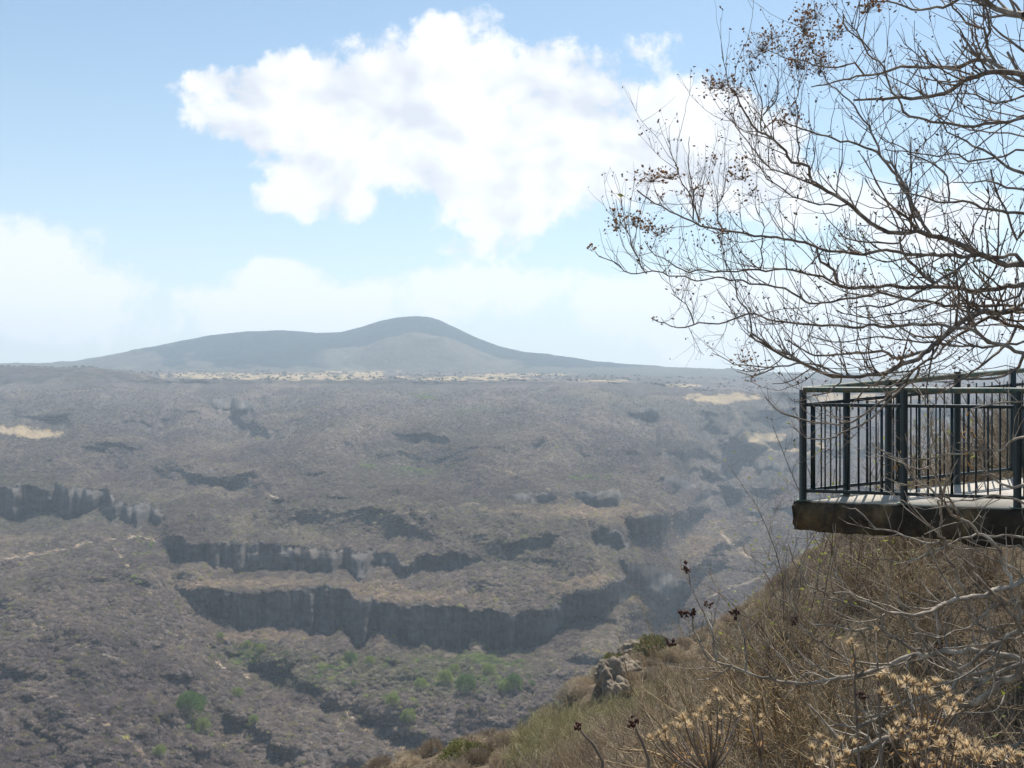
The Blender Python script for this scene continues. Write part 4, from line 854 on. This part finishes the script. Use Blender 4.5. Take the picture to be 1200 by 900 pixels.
# ------------------------------------------------------------------ the big bare tree overhanging from the right
def c5(*p): return [(680 + .4887 * x, .4887 * y) for x, y in p]
TOP = [
 (10,4,[(1200,364),(1178,367),(1150,364),(1128,378),(1106,397),(1086,414),(1061,424),(1039,436),(1006,439),(986,440),(950,431),(930,424),(905,408),(880,392)]),
 (8,4.5,[(1200,333),(1167,336),(1131,342),(1106,336),(1069,336),(1033,337),(997,339),(983,333),(967,311),(955,290)]),
 (9,3,[(1200,310),(1172,311),(1142,292),(1117,282),(1089,274),(1064,274),(1042,274),(1019,257),(994,239),(972,226),(950,206),(930,188),(918,175),(898,155),(875,135),(862,107)]),
 (6,2.6,[(1200,300),(1125,299),(1081,297),(1033,294),(992,297),(950,288),(910,277),(880,276),(844,268),(820,261),(790,247),(769,238),(748,223)]),
 (5,1.8,[(1200,358),(1128,358),(1067,351),(1019,344),(950,356),(930,345),(905,335),(877,328),(844,328),(799,327),(764,319),(745,324),(718,309),(701,301)]),
 (6,2,[(1200,414),(1167,405),(1136,386),(1100,381),(1042,382),(983,382),(950,379),(922,378),(892,370),(880,367),(844,378),(817,378),(793,387),(764,372)]),
 (4,1.6,[(997,339),(950,320),(895,315),(868,317),(841,320),(814,320),(790,309),(772,300),(757,282)]),
 (4,1.8,[(950,429),(922,417),(895,403),(880,390),(877,372),(865,342),(847,297),(841,279)]),
 (3.4,1.6,[(986,440),(950,420),(934,426),(910,432),(880,430),(856,426),(835,414)]),
 (2.6,1.4,[(905,432),(892,437),(880,444),(865,435)]),
 (9,4,[(1200,88),(1181,86),(1156,86),(1137,94),(1125,96),(1108,110),(1085,114),(1049,114),(1022,114),(1000,118)]),
 (7,2.4,[(1181,84),(1166,71),(1137,72),(1110,79),(1081,78),(1054,80),(1032,86),(1000,89),(975,98),(950,100)]),
 (5,3,[(1166,71),(1161,54),(1152,40),(1132,23),(1117,10),(1108,-10)]),
 (4,3,[(1159,44),(1159,15),(1156,-10)]),
 (9,7,[(1200,17),(1171,9),(1144,-2),(1110,-14)]),
 (5,2.4,[(1130,-6),(1125,0),(1108,7),(1081,12),(1049,6),(1022,-2)]),
 (5,2.4,[(1200,138),(1171,142),(1137,147),(1098,145),(1066,137),(1049,117),(1034,86),(1024,61),(1000,44),(985,20)]),
 (5,2.4,[(1200,203),(1171,188),(1142,171),(1117,156),(1095,144)]),
 (3.4,2,[(1200,176),(1171,186),(1137,187),(1073,178),(1040,172)]),
 (3.2,1.6,[(1112,235),(1112,215),(1110,200),(1081,188),(1054,169),(1030,158)]),
 (5,2,[(1078,258),(1061,220),(1044,193),(1024,176),(1000,164),(975,164),(944,151),(915,144),(905,142),(892,153)]),
 (4,2,[(1200,222),(1150,214),(1117,214)]),
 (5,3,[(1144,292),(1128,311),(1100,328),(1075,344),(1040,357),(1000,362)]),
 (5,2.2,[(1089,274),(1078,256),(1069,236),(1061,217),(1044,200),(1030,175),(1010,129),(993,115),(975,100),(962,87),(955,70)]),
 (6,3,[(1094,333),(1067,308),(1057,292),(1056,276)]),
 (5,3,[(1086,414),(1055,419),(1006,411),(967,415),(950,414),(925,400)]),
 (4,3,[(1200,270),(1189,286),(1181,256),(1167,225),(1160,200)]),
 (3,1.4,[(994,239),(964,240),(950,237),(916,225),(892,204),(877,180)]),
 (3,1.4,[(972,226),(950,211),(922,205),(898,192),(880,175),(865,150),(858,128)]),
 (3,1.3,[(1010,77),(964,79),(935,73),(909,64),(898,62)]),
 (2.4,1.2,[(892,153),(895,131),(889,107),(880,82)]),
 (2.4,1.2,[(895,131),(909,118),(915,100),(909,86)]),
 (2.4,1.4,[(935,195),(934,144),(931,111),(940,89)]),
 (2.6,1.4,[(1024,61),(1010,45),(998,35),(989,13)]),
 (2.4,1.4,[(815,258),(799,204),(788,180),(784,162)]),
 (2.4,1.2,[(817,258),(812,204),(806,160)]),
 (2,1.1,[(820,259),(826,230),(827,200)]),
 (2.2,1.2,[(757,320),(739,285),(727,252),(722,235)]),
 (2,1.2,[(815,376),(802,357),(787,342)]),
 (2.4,1.2,[(895,315),(895,270),(886,240)]),
 (2.4,1.2,[(844,268),(842,240),(850,205)]),
 (2,1,[(862,107),(852,100),(848,65)]),
 (6,3,[(1200,385),(1160,372),(1120,392),(1095,420),(1060,440),(1040,455)]),
 (5,2.5,[(1200,427),(1180,437),(1159,444),(1137,445),(1110,452)]),
 (5,2,[(1190,395),(1161,420),(1145,434),(1127,447),(1112,457),(1100,460)]),
 (4,2,[(1069,436),(1055,454),(1032,470),(1014,485),(1001,492),(976,495),(951,492),(927,489),(914,482),(905,474),(897,468)]),
 (4,2,[(1080,430),(1054,457),(1040,474),(1020,491),(997,502),(982,510),(975,516),(960,519),(942,513),(931,501)]),
 (2.6,1.4,[(991,441),(980,454),(967,461),(952,464),(936,470),(926,466)]),
 (4,2,[(1200,112),(1170,125),(1140,110),(1110,112)]),
 (4,2,[(1200,60),(1175,40),(1160,20),(1150,0)]),
 (5,2,[(1200,250),(1160,245),(1130,232),(1100,240),(1070,225),(1040,228)]),
 (4,2,[(1200,345),(1165,352),(1135,335),(1100,352),(1060,366),(1020,372),(980,362)]),
 (4,2,[(1200,400),(1150,408),(1110,402),(1070,398),(1020,396),(985,400),(950,396)]),
]
rt = np.random.default_rng(5)
TRUNK = [np.array([3.9, 4.9, -2.6]), np.array([3.75, 5.0, -1.2]), np.array([3.55, 5.1, 0]), np.array([3.5, 5.2, 1.2]), np.array([3.7, 5.3, 2.6]), np.array([4.0, 5.4, 3.8])]
def hub(a):
    z = np.clip(a[2] - .45, -1.0, 3.2); t_ = np.array(TRUNK); return np.array([np.interp(z, t_[:, 2], t_[:, 0]), np.interp(z, t_[:, 2], t_[:, 1]), z])
limbs = trace(TOP, hub, 5.0, .75, rt, snap=14, dmin=3.6, dmax=6.8)
tree = empty('bare_tree', (3.9, 4.9, -2.6)); tag(tree, 'large leafless tree with rusty seed clusters overhanging from the right edge', 'tree')
v, f = tubes([(np.array(TRUNK), np.array([.17, .145, .125, .11, .085, .05]))], 12); mesh_obj('trunk', rel(v, tree), f, M_BARK, tree, True)
v, f = tubes(limbs, 6); mesh_obj('branches', rel(v, tree), f, M_BARK, tree, True)
lb = [x for x in limbs]
T1 = shoots(lb, rt, .07, (.20, .62), .5, .42, .85, minr=.0018, upbias=.85, wig=.15, frac=(.05, .97))
T2 = shoots(T1, rt, .10, (.06, .26), .7, .25, .9, minr=.0011, upbias=.5, wig=.16, frac=(.15, 1))
T2b = shoots(lb, rt, .11, (.06, .22), .4, .25, 1.0, minr=.0012, upbias=.35, wig=.2)
v1, f1 = tubes(T1, 4); v2, f2 = tubes(T2 + T2b, 3)
mesh_obj('twigs', rel(np.concatenate([v1, v2]), tree), np.concatenate([f1, f2 + len(v1)]), M_TWIG, tree)
# faint tops of the neighbouring crown beyond the frame keep the tree whole
up = []
for _ in range(26):
    z0 = rt.uniform(1.0, 3.7); b_ = hub(np.array([0, 0, z0 + .45])); a = rt.uniform(-1.2, 1.9)
    up.append(grow(rt, b_, np.array([math.cos(a), math.sin(a), .45]), rt.uniform(1.0, 2.2), .022, .25, .14, 12))
uq = shoots(up, rt, .12, (.3, .8), .5, .3, .9, minr=.002)
v, f = tubes(up, 5); v2, f2 = tubes(uq, 3); mesh_obj('upper_branches', rel(np.concatenate([v, v2]), tree), np.concatenate([f, f2 + len(v)]), M_BARK, tree)
# seed clusters: dense umbels of pods at the tips named here, single pods on many twig ends
flat = np.concatenate([p for p, *_ in limbs] + [p for p, _ in T1]); fpx = np.stack([CX + F * flat[:, 0] / flat[:, 1], HZ - F * flat[:, 2] / flat[:, 1]], 1)
CLUS = [(845,97,20,14,60),(862,105,16,12,40),(832,100,10,9,20),(880,78,10,9,22),(893,52,22,18,70),(904,40,18,10,40),(885,62,14,12,30),(915,56,14,10,24),(935,72,12,20,50),(942,30,14,22,70),(955,15,18,16,60),(950,50,16,14,50),(962,68,16,16,55),
        (940,75,12,12,34),(960,80,12,12,34),(976,40,10,12,24),(1016,8,14,12,34),(1030,3,16,8,26),(725,262,14,9,34),(742,258,14,9,34),(760,264,16,9,44),(770,272,12,7,26),(762,208,20,8,44),(785,205,20,7,40),(812,225,16,8,26),(775,228,9,9,14),(838,188,8,12,16),
        (870,205,16,8,28),(880,225,14,6,20),(868,195,10,8,16),(830,262,10,8,14),(845,278,12,12,24),(915,142,20,9,34),(928,128,12,12,26),(720,248,8,8,12),(870,420,14,8,22),(880,430,10,8,12),(880,443,7,5,9),(693,290,6,4,6),(765,373,4,5,4),(1048,428,14,10,24),(1055,415,12,10,16),(1150,40,12,10,12),(985,35,10,10,18),(795,342,5,5,5)]
pods, pdir, stems = [], [], []
for x, y, rx, ry_, n in CLUS:
    k = np.argmin(np.hypot(fpx[:, 0] - x, fpx[:, 1] - y)); base = flat[k]; d = base[1]
    c = P(x, y, d); base2 = c - np.array([0, 0, .012 + .3 * ry_ / F * d])
    stems.append((np.array([base, (base + base2) / 2 + np.array([0, 0, .012]), base2]), np.array([.002, .0017, .0013])))
    for _ in range(int(n * 1.25)):
        q_ = rt.normal(0, .5, 2); t_ = np.array([q_[0] * rx * 1.15 / F * d, rt.normal(0, .5) * rx / F * d, q_[1] * ry_ * 1.1 / F * d]); e = c + t_
        mid = (base2 + e) / 2 + rt.normal(0, .004, 3); stems.append((np.array([base2, mid, e]), np.array([.0007, .0006, .0004])))
        pods.append(e); pdir.append(norm(e - base2) + rt.normal(0, .7, 3))
v, f = bits(pods, pdir, .0165, rt, squash=.36); mesh_obj('seed_clusters', rel(v, tree), f, M_POD, tree)
v, f = tubes(stems, 3); mesh_obj('seed_stalks', rel(v, tree), f, M_TWIG, tree)
ends = [p[-1] for p, _ in T1 + T2 if rt.random() < .42]; pts_ = []
for e in ends:
    for _ in range(rt.integers(1, 3)): pts_.append(e + rt.normal(0, .008, 3))
v, f = bits(pts_, rt.normal(0, 1, (len(pts_), 3)) + np.array([0, 0, -.4]), .019, rt, squash=.26); mesh_obj('shrivelled_pods', rel(v, tree), f, twig_mat('shrivelled_pod', (.06, .04, .03), (.14, .09, .06), (.30, .22, .15), 22), tree)
gl = [p[-1] for p, _ in T1 if rt.random() < .035]
v, f = leaves(gl, rt, .035); mesh_obj('leaves', rel(v, tree), f, M_LEAF, tree)

# ------------------------------------------------------------------ pale branched shrub tree in the lower right
LOW = [
 (10,3,[(1200,777),(1187,769),(1170,765),(1153,764),(1130,764),(1110,766),(1088,767),(1060,773),(1040,780),(1020,786),(1000,789),(985,793),(971,797),(959,802),(935,803),(912,799),(897,795),(871,787),(848,780),(835,772),(823,761),(816,746),(809,721)]),
 (3,1.8,[(841,774),(837,742),(830,710)]),
 (3,1.6,[(838,772),(835,746),(818,700),(807,678),(804,668)]),
 (3,2,[(875,788),(872,765),(867,727),(863,719)]),
 (3,1.8,[(908,797),(886,780),(865,757),(858,743)]),
 (3,1.6,[(852,781),(837,795),(816,796)]),
 (3.4,2,[(971,797),(958,790),(935,796),(925,801)]),
 (9,3.5,[(1200,679),(1180,687),(1161,692),(1150,694),(1131,702),(1112,709),(1093,716),(1071,718),(1037,717),(1018,709),(999,700),(980,694)]),
 (4,2,[(1037,738),(1000,737),(978,735),(955,732),(940,729),(931,708),(927,689)]),
 (5,2.4,[(1088,767),(1071,762),(1052,749),(1035,738),(1025,732),(1015,715),(1000,708),(978,698),(961,687),(946,684),(935,660),(928,642)]),
 (4.4,2,[(1010,786),(993,774),(978,763),(955,751),(935,727),(920,702),(901,685),(895,668)]),
 (2.6,2,[(977,698),(978,674),(980,640)]),
 (2.6,2,[(988,704),(985,680),(984,662)]),
 (3,1.4,[(961,697),(948,691),(942,682),(931,644)]),
 (3,2,[(975,795),(961,785),(948,780),(937,761),(920,740)]),
 (4,2,[(1112,708),(1078,703),(1061,694),(1056,688)]),
 (6,3,[(1200,745),(1199,738),(1188,717),(1173,700),(1157,685),(1142,670),(1131,659),(1123,651)]),
 (6,4,[(1170,745),(1140,723),(1137,706),(1129,693),(1123,672),(1116,655),(1106,640),(1098,635),(1105,625),(1101,600),(1098,585)]),
 (4,2,[(1098,635),(1080,637),(1056,628),(1037,622),(1018,611),(1003,600),(988,590)]),
 (6,2.6,[(1197,728),(1180,676),(1169,647),(1156,623),(1140,617),(1123,608),(1114,600),(1105,590),(1085,570),(1060,545),(1048,532),(1020,518)]),
 (4,2,[(1200,745),(1184,745),(1161,741),(1140,723)]),
 (9,5,[(1200,738),(1176,747),(1157,760),(1140,772),(1130,781),(1120,780),(1110,768)]),
 (4,2,[(1088,762),(1071,736),(1059,711),(1056,698)]),
 (4,2,[(1112,762),(1097,728),(1095,702)]),
 (4,2,[(1200,675),(1176,662),(1150,647),(1131,641),(1112,640)]),
 (4,2,[(1200,645),(1186,638),(1161,638),(1142,636)]),
 (11,9,[(1200,785),(1185,797),(1165,805),(1147,817),(1123,828),(1090,846),(1052,862),(1035,867),(1020,872),(1005,878),(987,884)]),
 (7,4,[(1200,779),(1170,788),(1150,798),(1133,807),(1120,818)]),
 (7,4,[(1200,777),(1170,781),(1147,785),(1130,795),(1113,808),(1090,815),(1067,822),(1047,833),(1030,842),(1015,847),(1000,851)]),
 (5,3,[(1030,841),(1015,835),(1000,825),(985,817),(980,810)]),
 (4,2,[(1025,843),(1010,849),(998,852),(973,852)]),
 (5,4,[(1022,871),(1020,860),(1012,857),(1003,858),(995,865)]),
 (5,3,[(1200,867),(1192,873),(1183,882),(1170,900)]),
 (4,3,[(1060,905),(1061,858),(1067,843),(1072,822)]),
 (3,2,[(1177,815),(1167,837),(1133,836)]),
 (4,2,[(987,884),(987,868),(977,863),(968,847),(957,835),(943,822),(938,815)]),
 (5,2,[(1200,568),(1183,572),(1170,568),(1157,553),(1150,530)]),
 (4,2,[(1200,512),(1187,520),(1170,529),(1140,530),(1117,533),(1097,538),(1077,540),(1050,537),(1035,530)]),
 (3,2,[(1200,470),(1167,475),(1140,480)]),
 (4,2,[(1200,590),(1180,584),(1150,582),(1130,590),(1100,592)]),
 (4,2,[(1123,608),(1112,590),(1105,575),(1095,560),(1088,545)]),
 (3,1.6,[(1101,600),(1108,575),(1118,558),(1122,540)]),
 (4,2,[(1200,630),(1150,625),(1110,636),(1080,650),(1050,660),(1020,655)]),
 (4,2,[(1200,700),(1160,712),(1130,735),(1095,745),(1060,742)]),
]
rl = np.random.default_rng(15)
LT = [np.array([2.75, 4.1, -2.9]), np.array([2.6, 4.15, -2.0]), np.array([2.45, 4.2, -1.35]), np.array([2.5, 4.25, -.8]), np.array([2.65, 4.3, -.3])]
def hub2(a):
    z = np.clip(a[2] - .1, -1.9, -.35); t_ = np.array(LT); return np.array([np.interp(z, t_[:, 2], t_[:, 0]), np.interp(z, t_[:, 2], t_[:, 1]), z])
lim2 = trace(LOW, hub2, 4.0, .45, rl, snap=12, dmin=2.9, dmax=5.4)
lt = empty('bare_shrub_tree', (2.75, 4.1, -2.9)); tag(lt, 'pale grey leafless small tree with crooked branches in front of the platform', 'tree')
v, f = tubes([(np.array(LT), np.array([.10, .085, .07, .05, .03]))], 10); mesh_obj('trunk', rel(v, lt), f, M_PALE, lt, True)
v, f = tubes(lim2, 6); mesh_obj('branches', rel(v, lt), f, M_PALE, lt, True)
U1 = shoots(lim2, rl, .10, (.12, .42), .5, .28, .9, minr=.0020, upbias=.6, wig=.15, frac=(.05, .97))
U2 = shoots(U1, rl, .13, (.05, .2), .7, .2, .9, minr=.0012, wig=.18)
v1, f1 = tubes(U1, 4); v2, f2 = tubes(U2, 3); mesh_obj('twigs', rel(np.concatenate([v1, v2]), lt), np.concatenate([f1, f2 + len(v1)]), M_PALE, lt)
def pod_lump(px, py, d, sz, r_, mat_name='pod', parent=None):
    n = 14; c = P(px, py, d); cc = c + r_.normal(0, sz * .3, (n, 3)); return bits(cc - np.array([0, 0, sz * .2]), r_.normal(0, .5, (n, 3)) + np.array([0, 0, .8]), sz, r_, squash=.35)
fl2 = np.concatenate([p for p, *_ in lim2]); fp2 = np.stack([CX + F * fl2[:, 0] / fl2[:, 1], HZ - F * fl2[:, 2] / fl2[:, 1]], 1)
for x, y in [(804,667),(829,709),(801,720),(811,719),(930,728),(785,755),(1007,815),(863,719)]:
    k = np.argmin(np.hypot(fp2[:, 0] - x, fp2[:, 1] - y)); v, f = pod_lump(x, y, fl2[k][1], .026, rl); mesh_obj('seed_pod', rel(v, lt), f, M_DARKPOD, lt)
dl = [P(x + rl.normal(0, 4), y + rl.normal(0, 9), 4.2) for x, y in [(1048,540)] * 9 + [(1130,505)] * 8 + [(1135,520)] * 4]
v, f = leaves(dl, rl, .034, .6, .22); mesh_obj('dry_leaves', rel(v, lt), f, M_DRYLEAF, lt)

# ------------------------------------------------------------------ twiggy shrubs on and behind the platform's slope
def shrub(base, h, n, seed, label, mat=M_TAN, leafy=0, name='bare_shrub', rad=.009, spread=.6, every=.16, lean=(0, 0)):
    r_ = np.random.default_rng(seed); root = empty(name, tuple(base)); tag(root, label, 'shrub')
    T = []
    for _ in range(n):
        a = r_.uniform(0, 2 * np.pi); e = r_.uniform(.1, 1) * spread
        T.append(grow(r_, np.array([r_.normal(0, .12), r_.normal(0, .12), -.1]), np.array([math.cos(a) * e + lean[0], math.sin(a) * e + lean[1], 1]), h * r_.uniform(.6, 1.15), rad * r_.uniform(.6, 1.4), .05, .15, 10, .3))
    A = shoots(T, r_, every, (.2 * h, .45 * h), .55, .2, .9, minr=.0022, wig=.18); B_ = shoots(A, r_, every, (.08 * h, .22 * h), .7, .1, 1, minr=.0016, wig=.2)
    v0, f0 = tubes(T, 5); v1, f1 = tubes(A, 4); v2, f2 = tubes(B_, 3); mesh_obj('branches', np.concatenate([v0, v1, v2]), np.concatenate([f0, f1 + len(v0), f2 + len(v0) + len(v1)]), mat, root)
    if leafy:
        e = [p[-1] for p, _ in A + B_ if r_.random() < leafy]
        if e: v, f = leaves(e, r_, .05); mesh_obj('leaves', v, f, M_LEAF, root)
    return root
def gp(x, y): return np.array([x, y, float(ground(np.array([x]), np.array([y]))[0])])
def at_px(px, d): return gp((px - CX) / F * d, d)
def top_h(b, py): return (HZ - py) / F * b[1] - b[2]
for k, (px, d, py, n, lab, mt_, lf, sprd) in enumerate([
    (925,10.2,560,9,'thin shrub with small yellow green leaves left of the platform corner',M_TWIG,.30,.35),
    (1010,12.5,478,12,'yellow green leafed shrub seen through the left half of the railing',M_TWIG,.34,.4),
    (1062,12.8,470,12,'yellow green leafed shrub seen through the railing behind the middle post',M_TAN,.30,.45),
    (1112,13.2,460,13,'brown twiggy shrub behind the right half of the railing',M_TWIG,.08,.5),
    (1160,13.6,425,15,'tall brown twiggy shrub rising above the handrail near the right post',M_TWIG,.03,.5),
    (1215,13.0,400,16,'tallest brown leafless shrub at the right edge behind the railing',M_TWIG,.02,.5),
    (900,11.5,650,14,'tan leafless shrub on the slope left of the platform',M_TAN,.0,.6),
    (860,12.5,690,14,'outermost tan leafless shrub on the slope, leaning over the canyon',M_TAN,.0,.7),
    (960,9.0,655,16,'tan arching shrub directly under the platform corner',M_TAN,.0,.8),
    (1040,8.2,662,16,'tan arching shrub under the middle of the platform edge',M_TAN,.0,.8),
    (1120,7.6,668,16,'dry shrub under the platform next to the pale tree branches',M_TAN,.0,.8),
    (880,8.6,760,16,'dry brown shrub on the slope behind the long pale branch',M_TAN,.0,.8),
    (970,7.0,770,16,'low brown shrub tangle below the long pale branch',M_TAN,.0,.8),
    (1060,6.2,790,15,'low brown shrub tangle behind the dried flower heads',M_TAN,.0,.8),
    (790,15.0,770,15,'dark brown rounded shrub at the left of the near slope',M_TWIG,.0,.7),
    (735,27.0,800,12,'loose tan shrub on the edge of the slope just right of the boulders',M_TAN,.0,.9),
    (765,24.0,775,12,'loose golden shrub between the boulders and the dark brown rounded shrub',M_TAN,.0,.9),
    (812,19.0,725,12,'sparse golden shrub on the slope edge behind the upright dark pods',M_TAN,.0,.9),
    (842,16.0,700,12,'sparse tan shrub with crossing stems high on the slope edge',M_TAN,.0,.9),
    (690,34.0,828,12,'wispy pale shrub on the slope edge left of the boulders',M_TAN,.0,.9),
    (655,44.0,842,12,'wispy pale shrub farthest left on the slope edge',M_TAN,.0,.9),
    (1165,6.6,700,16,'shaded shrub in the lower right under the platform',M_TWIG,.05,.7)]):
    b = at_px(px, d); shrub(b, max(.5, top_h(b, py) / 1.02), n, 900 + k, lab, mt_, lf, rad=(.015 if sprd == .8 else .010) if d < 12 else .012, lean=((-.55, 0) if sprd == .8 else (0, 0)), spread=sprd, every=.15 if d < 11 else .17)

# ------------------------------------------------------------------ dried flower plants close to the camera
def flower_head(r_, sz):
    n = 46; V_, F_, o = [], [], 0
    for k in range(n):
        a = r_.uniform(0, 2 * np.pi); op = r_.uniform(.03, .62) if r_.random() < .88 else r_.uniform(.7, 1.3)
        d = np.array([math.cos(a) * math.sin(op), math.sin(a) * math.sin(op), math.cos(op)]); side_ = norm(np.array([-math.sin(a), math.cos(a), 0]) + r_.normal(0, .15, 3))
        l_ = sz * r_.uniform(.65, 1.1); w_ = sz * r_.uniform(.035, .085); b_ = d * sz * .12 * np.array([1, 1, .3]); out_ = np.array([math.cos(a), math.sin(a), -.1]) * l_ * r_.uniform(-.1, .25)
        p0 = b_; p1 = b_ + d * l_ * .35; p2 = b_ + d * l_ * .75 + out_ * .3; p3 = b_ + d * l_ + out_
        V_ += [p0 - side_ * w_ * .4, p0 + side_ * w_ * .4, p1 - side_ * w_, p1 + side_ * w_, p2 - side_ * w_ * .9, p2 + side_ * w_ * .9, p3]
        F_ += [(o, o + 1, o + 3, o + 2), (o + 2, o + 3, o + 5, o + 4), (o + 4, o + 5, o + 6, o + 6)]; o += 7
    v = np.array(V_); f4 = [x for x in F_ if x[2] != x[3]]; f3 = [x[:3] for x in F_ if x[2] == x[3]]
    nu, nv = 8, 5; th = np.linspace(0, 2 * np.pi, nu, endpoint=False); ph = np.linspace(-1.4, .9, nv); T_, H_ = np.meshgrid(th, ph)
    cup = np.stack([.17 * sz * np.cos(H_) * np.cos(T_), .17 * sz * np.cos(H_) * np.sin(T_), .24 * sz * np.sin(H_) + .12 * sz], -1).reshape(-1, 3)
    ii_ = np.arange(nu * nv).reshape(nv, nu); fq = np.stack([ii_[:-1], np.roll(ii_, -1, 1)[:-1], np.roll(ii_, -1, 1)[1:], ii_[1:]], -1).reshape(-1, 4)
    return np.concatenate([v, cup]), [np.array(f4 + [tuple(r + o) for r in fq]), np.array(f3)]
rf = np.random.default_rng(77)
HEADM = []
for k in range(6):
    v, f = flower_head(rf, 1.0); o = mesh_obj('flower_head', v, f, M_BRACT); HEADM.append(o.data); bpy.data.objects.remove(o)
def flower_plant(heads, d, foot_px, label, seed, size=.026, foot_d=None):
    r_ = np.random.default_rng(seed); fd = foot_d or d
    b = at_px(foot_px, fd); root = empty('dry_flower_plant', tuple(b)); tag(root, label, 'dried flowers', 'dried flower plants')
    cx0 = np.mean([h[0] for h in heads]); cy0 = np.max([h[1] for h in heads]) + 38
    node = P(cx0 * .6 + foot_px * .4, cy0, d); st = [(np.array([b + [0, 0, -.1], b * .5 + node * .5 + [.02, 0, .03], node]), np.array([.006, .005, .0038]))]
    for x, y in heads:
        dd = d + r_.uniform(-.16, .16); e = P(x, y, dd); m1_ = node * .45 + e * .55 + r_.normal(0, .012, 3) + np.array([(x - cx0) / F * d * .25, 0, -.01]); nd_ = e - m1_
        t_ = np.linspace(0, 1, 7)[:, None]; cur = (1 - t_) ** 2 * node + 2 * t_ * (1 - t_) * m1_ + t_ ** 2 * e; st.append((cur, np.linspace(.0028, .0014, 7)))
        o = bpy.data.objects.new('flower_head', HEADM[r_.integers(0, 6)]); S.collection.objects.link(o); o.parent = root
        dv = Vector(tuple(norm(nd_) + r_.normal(0, .35, 3) + np.array([0, 0, .5]))); o.location = tuple(e - b); s_ = size * r_.uniform(.48, 1.0)
        o.scale = (s_, s_, s_ * r_.uniform(.9, 1.15)); o.rotation_euler = dv.to_track_quat('Z', 'Y').to_euler()
    v, f = tubes(st, 5); mesh_obj('stems', rel(v, root), f, M_TWIG, root)
    lv = [st[i][0][3] + r_.normal(0, .012, 3) for i in range(1, len(st)) for _ in range(2)]
    v, f = leaves(lv, r_, .022, .7, .2); mesh_obj('dry_leaves', rel(v, root), f, M_DRYLEAF, root); return root
def cloud_pts(x0, x1, y0, y1, n, seed, line=None):
    r_ = np.random.default_rng(seed); o = []
    while len(o) < n:
        x, y = r_.uniform(x0, x1), r_.uniform(y0, y1)
        if all(math.hypot(x - a, y - b) > 8.5 for a, b in o) or r_.random() < .02: o.append((x, y))
    return o
flower_plant([(839,813),(845,823),(832,826),(848,838),(822,836),(829,845),(815,842),(805,850),(796,856),(788,850),(779,858),(771,862),(765,868),(782,868),(793,870),(802,845),(812,855),(842,846),(857,832),(870,822),(868,828),(862,840),(843,862),(833,851),(775,866)], 2.5, 850,
             'cluster of papery tan dried flowers furthest left in the foreground', 1)
flower_plant([(888,820),(892,843),(877,846),(891,852),(878,826)], 2.6, 900, 'few small dried flower heads right of the leftmost cluster', 2, .022)
flower_plant(cloud_pts(950,990,868,898,11,5) + [(963,880),(972,876),(1000,873)], 2.4, 985, 'tuft of dried flowers low in front of the thick pale branch end', 3)
flower_plant([(1031,798),(1042,790),(1053,805),(1038,825),(1035,815),(1045,828),(1062,800),(1070,803),(1078,805),(1086,806),(1095,802),(1102,800),(1082,812),(1090,816),(1075,816),(1108,812),(1112,818),(1105,822),(1100,831),(1112,834),(1118,829),(1121,836),(1110,840),(1047,800),(1126,824)], 2.6, 1085,
             'amber dried flower heads spread along the upper pale branches', 4, .027)
flower_plant([(1040,855),(1050,852),(1058,848),(1045,862),(1056,860),(1070,852),(1078,850),(1085,852),(1092,855),(1100,858),(1108,860),(1115,865)], 2.5, 1080, 'row of dried flower heads beside the dark upright stem', 5, .024)
flower_plant(cloud_pts(1060,1130,862,900,26,6), 2.3, 1100, 'dense tan dried flower heads at the bottom edge of the picture', 6, .023)
flower_plant([(1128,872),(1135,878),(1143,876),(1150,882),(1140,886),(1152,890),(1160,886),(1132,884),(1146,894),(1158,897)], 2.2, 1150, 'whitest dried flower tuft near the bottom right', 7, .029)
flower_plant([(1168,882),(1176,888),(1185,886),(1193,890),(1172,893),(1188,896),(1180,880)], 2.2, 1195, 'pale dried flower tuft in the bottom right corner', 8, .027)
flower_plant([(985,750),(996,757),(1003,762),(998,752)], 3.1, 1010, 'single torn dried flower spray above the long pale branch', 9, .026)
flower_plant([(1027,740)], 3.1, 1030, 'lone amber dried flower head below the dark crossing branches', 10, .026)
# two brown stalks with curled heads left of the flowers
for pts, head, lab in [([(716,930),(706,892),(695,872),(685,862),(678,852)], (676,852), 'brown stalk with a curled dark seed head, leftmost in the foreground'),
                       ([(768,940),(760,890),(752,868),(745,855)], (743,850), 'thin brown stalk with a small pale head right of the leftmost one')]:
    d = 2.4; b = at_px(pts[0][0], d); pp = [b + np.array([0, 0, -.05])] + [P(x, y, d) for x, y in pts[1:]]; root = empty('seed_stalk', tuple(b)); tag(root, lab, 'dried plant')
    v, f = tubes([(np.array(pp), np.linspace(.005, .0028, len(pp)))], 6); mesh_obj('stem', rel(v, root), f, M_TWIG, root)
    v, f = pod_lump(head[0], head[1], d, .015, rf); mesh_obj('seed_head', rel(v, root), f, M_DARKPOD, root)
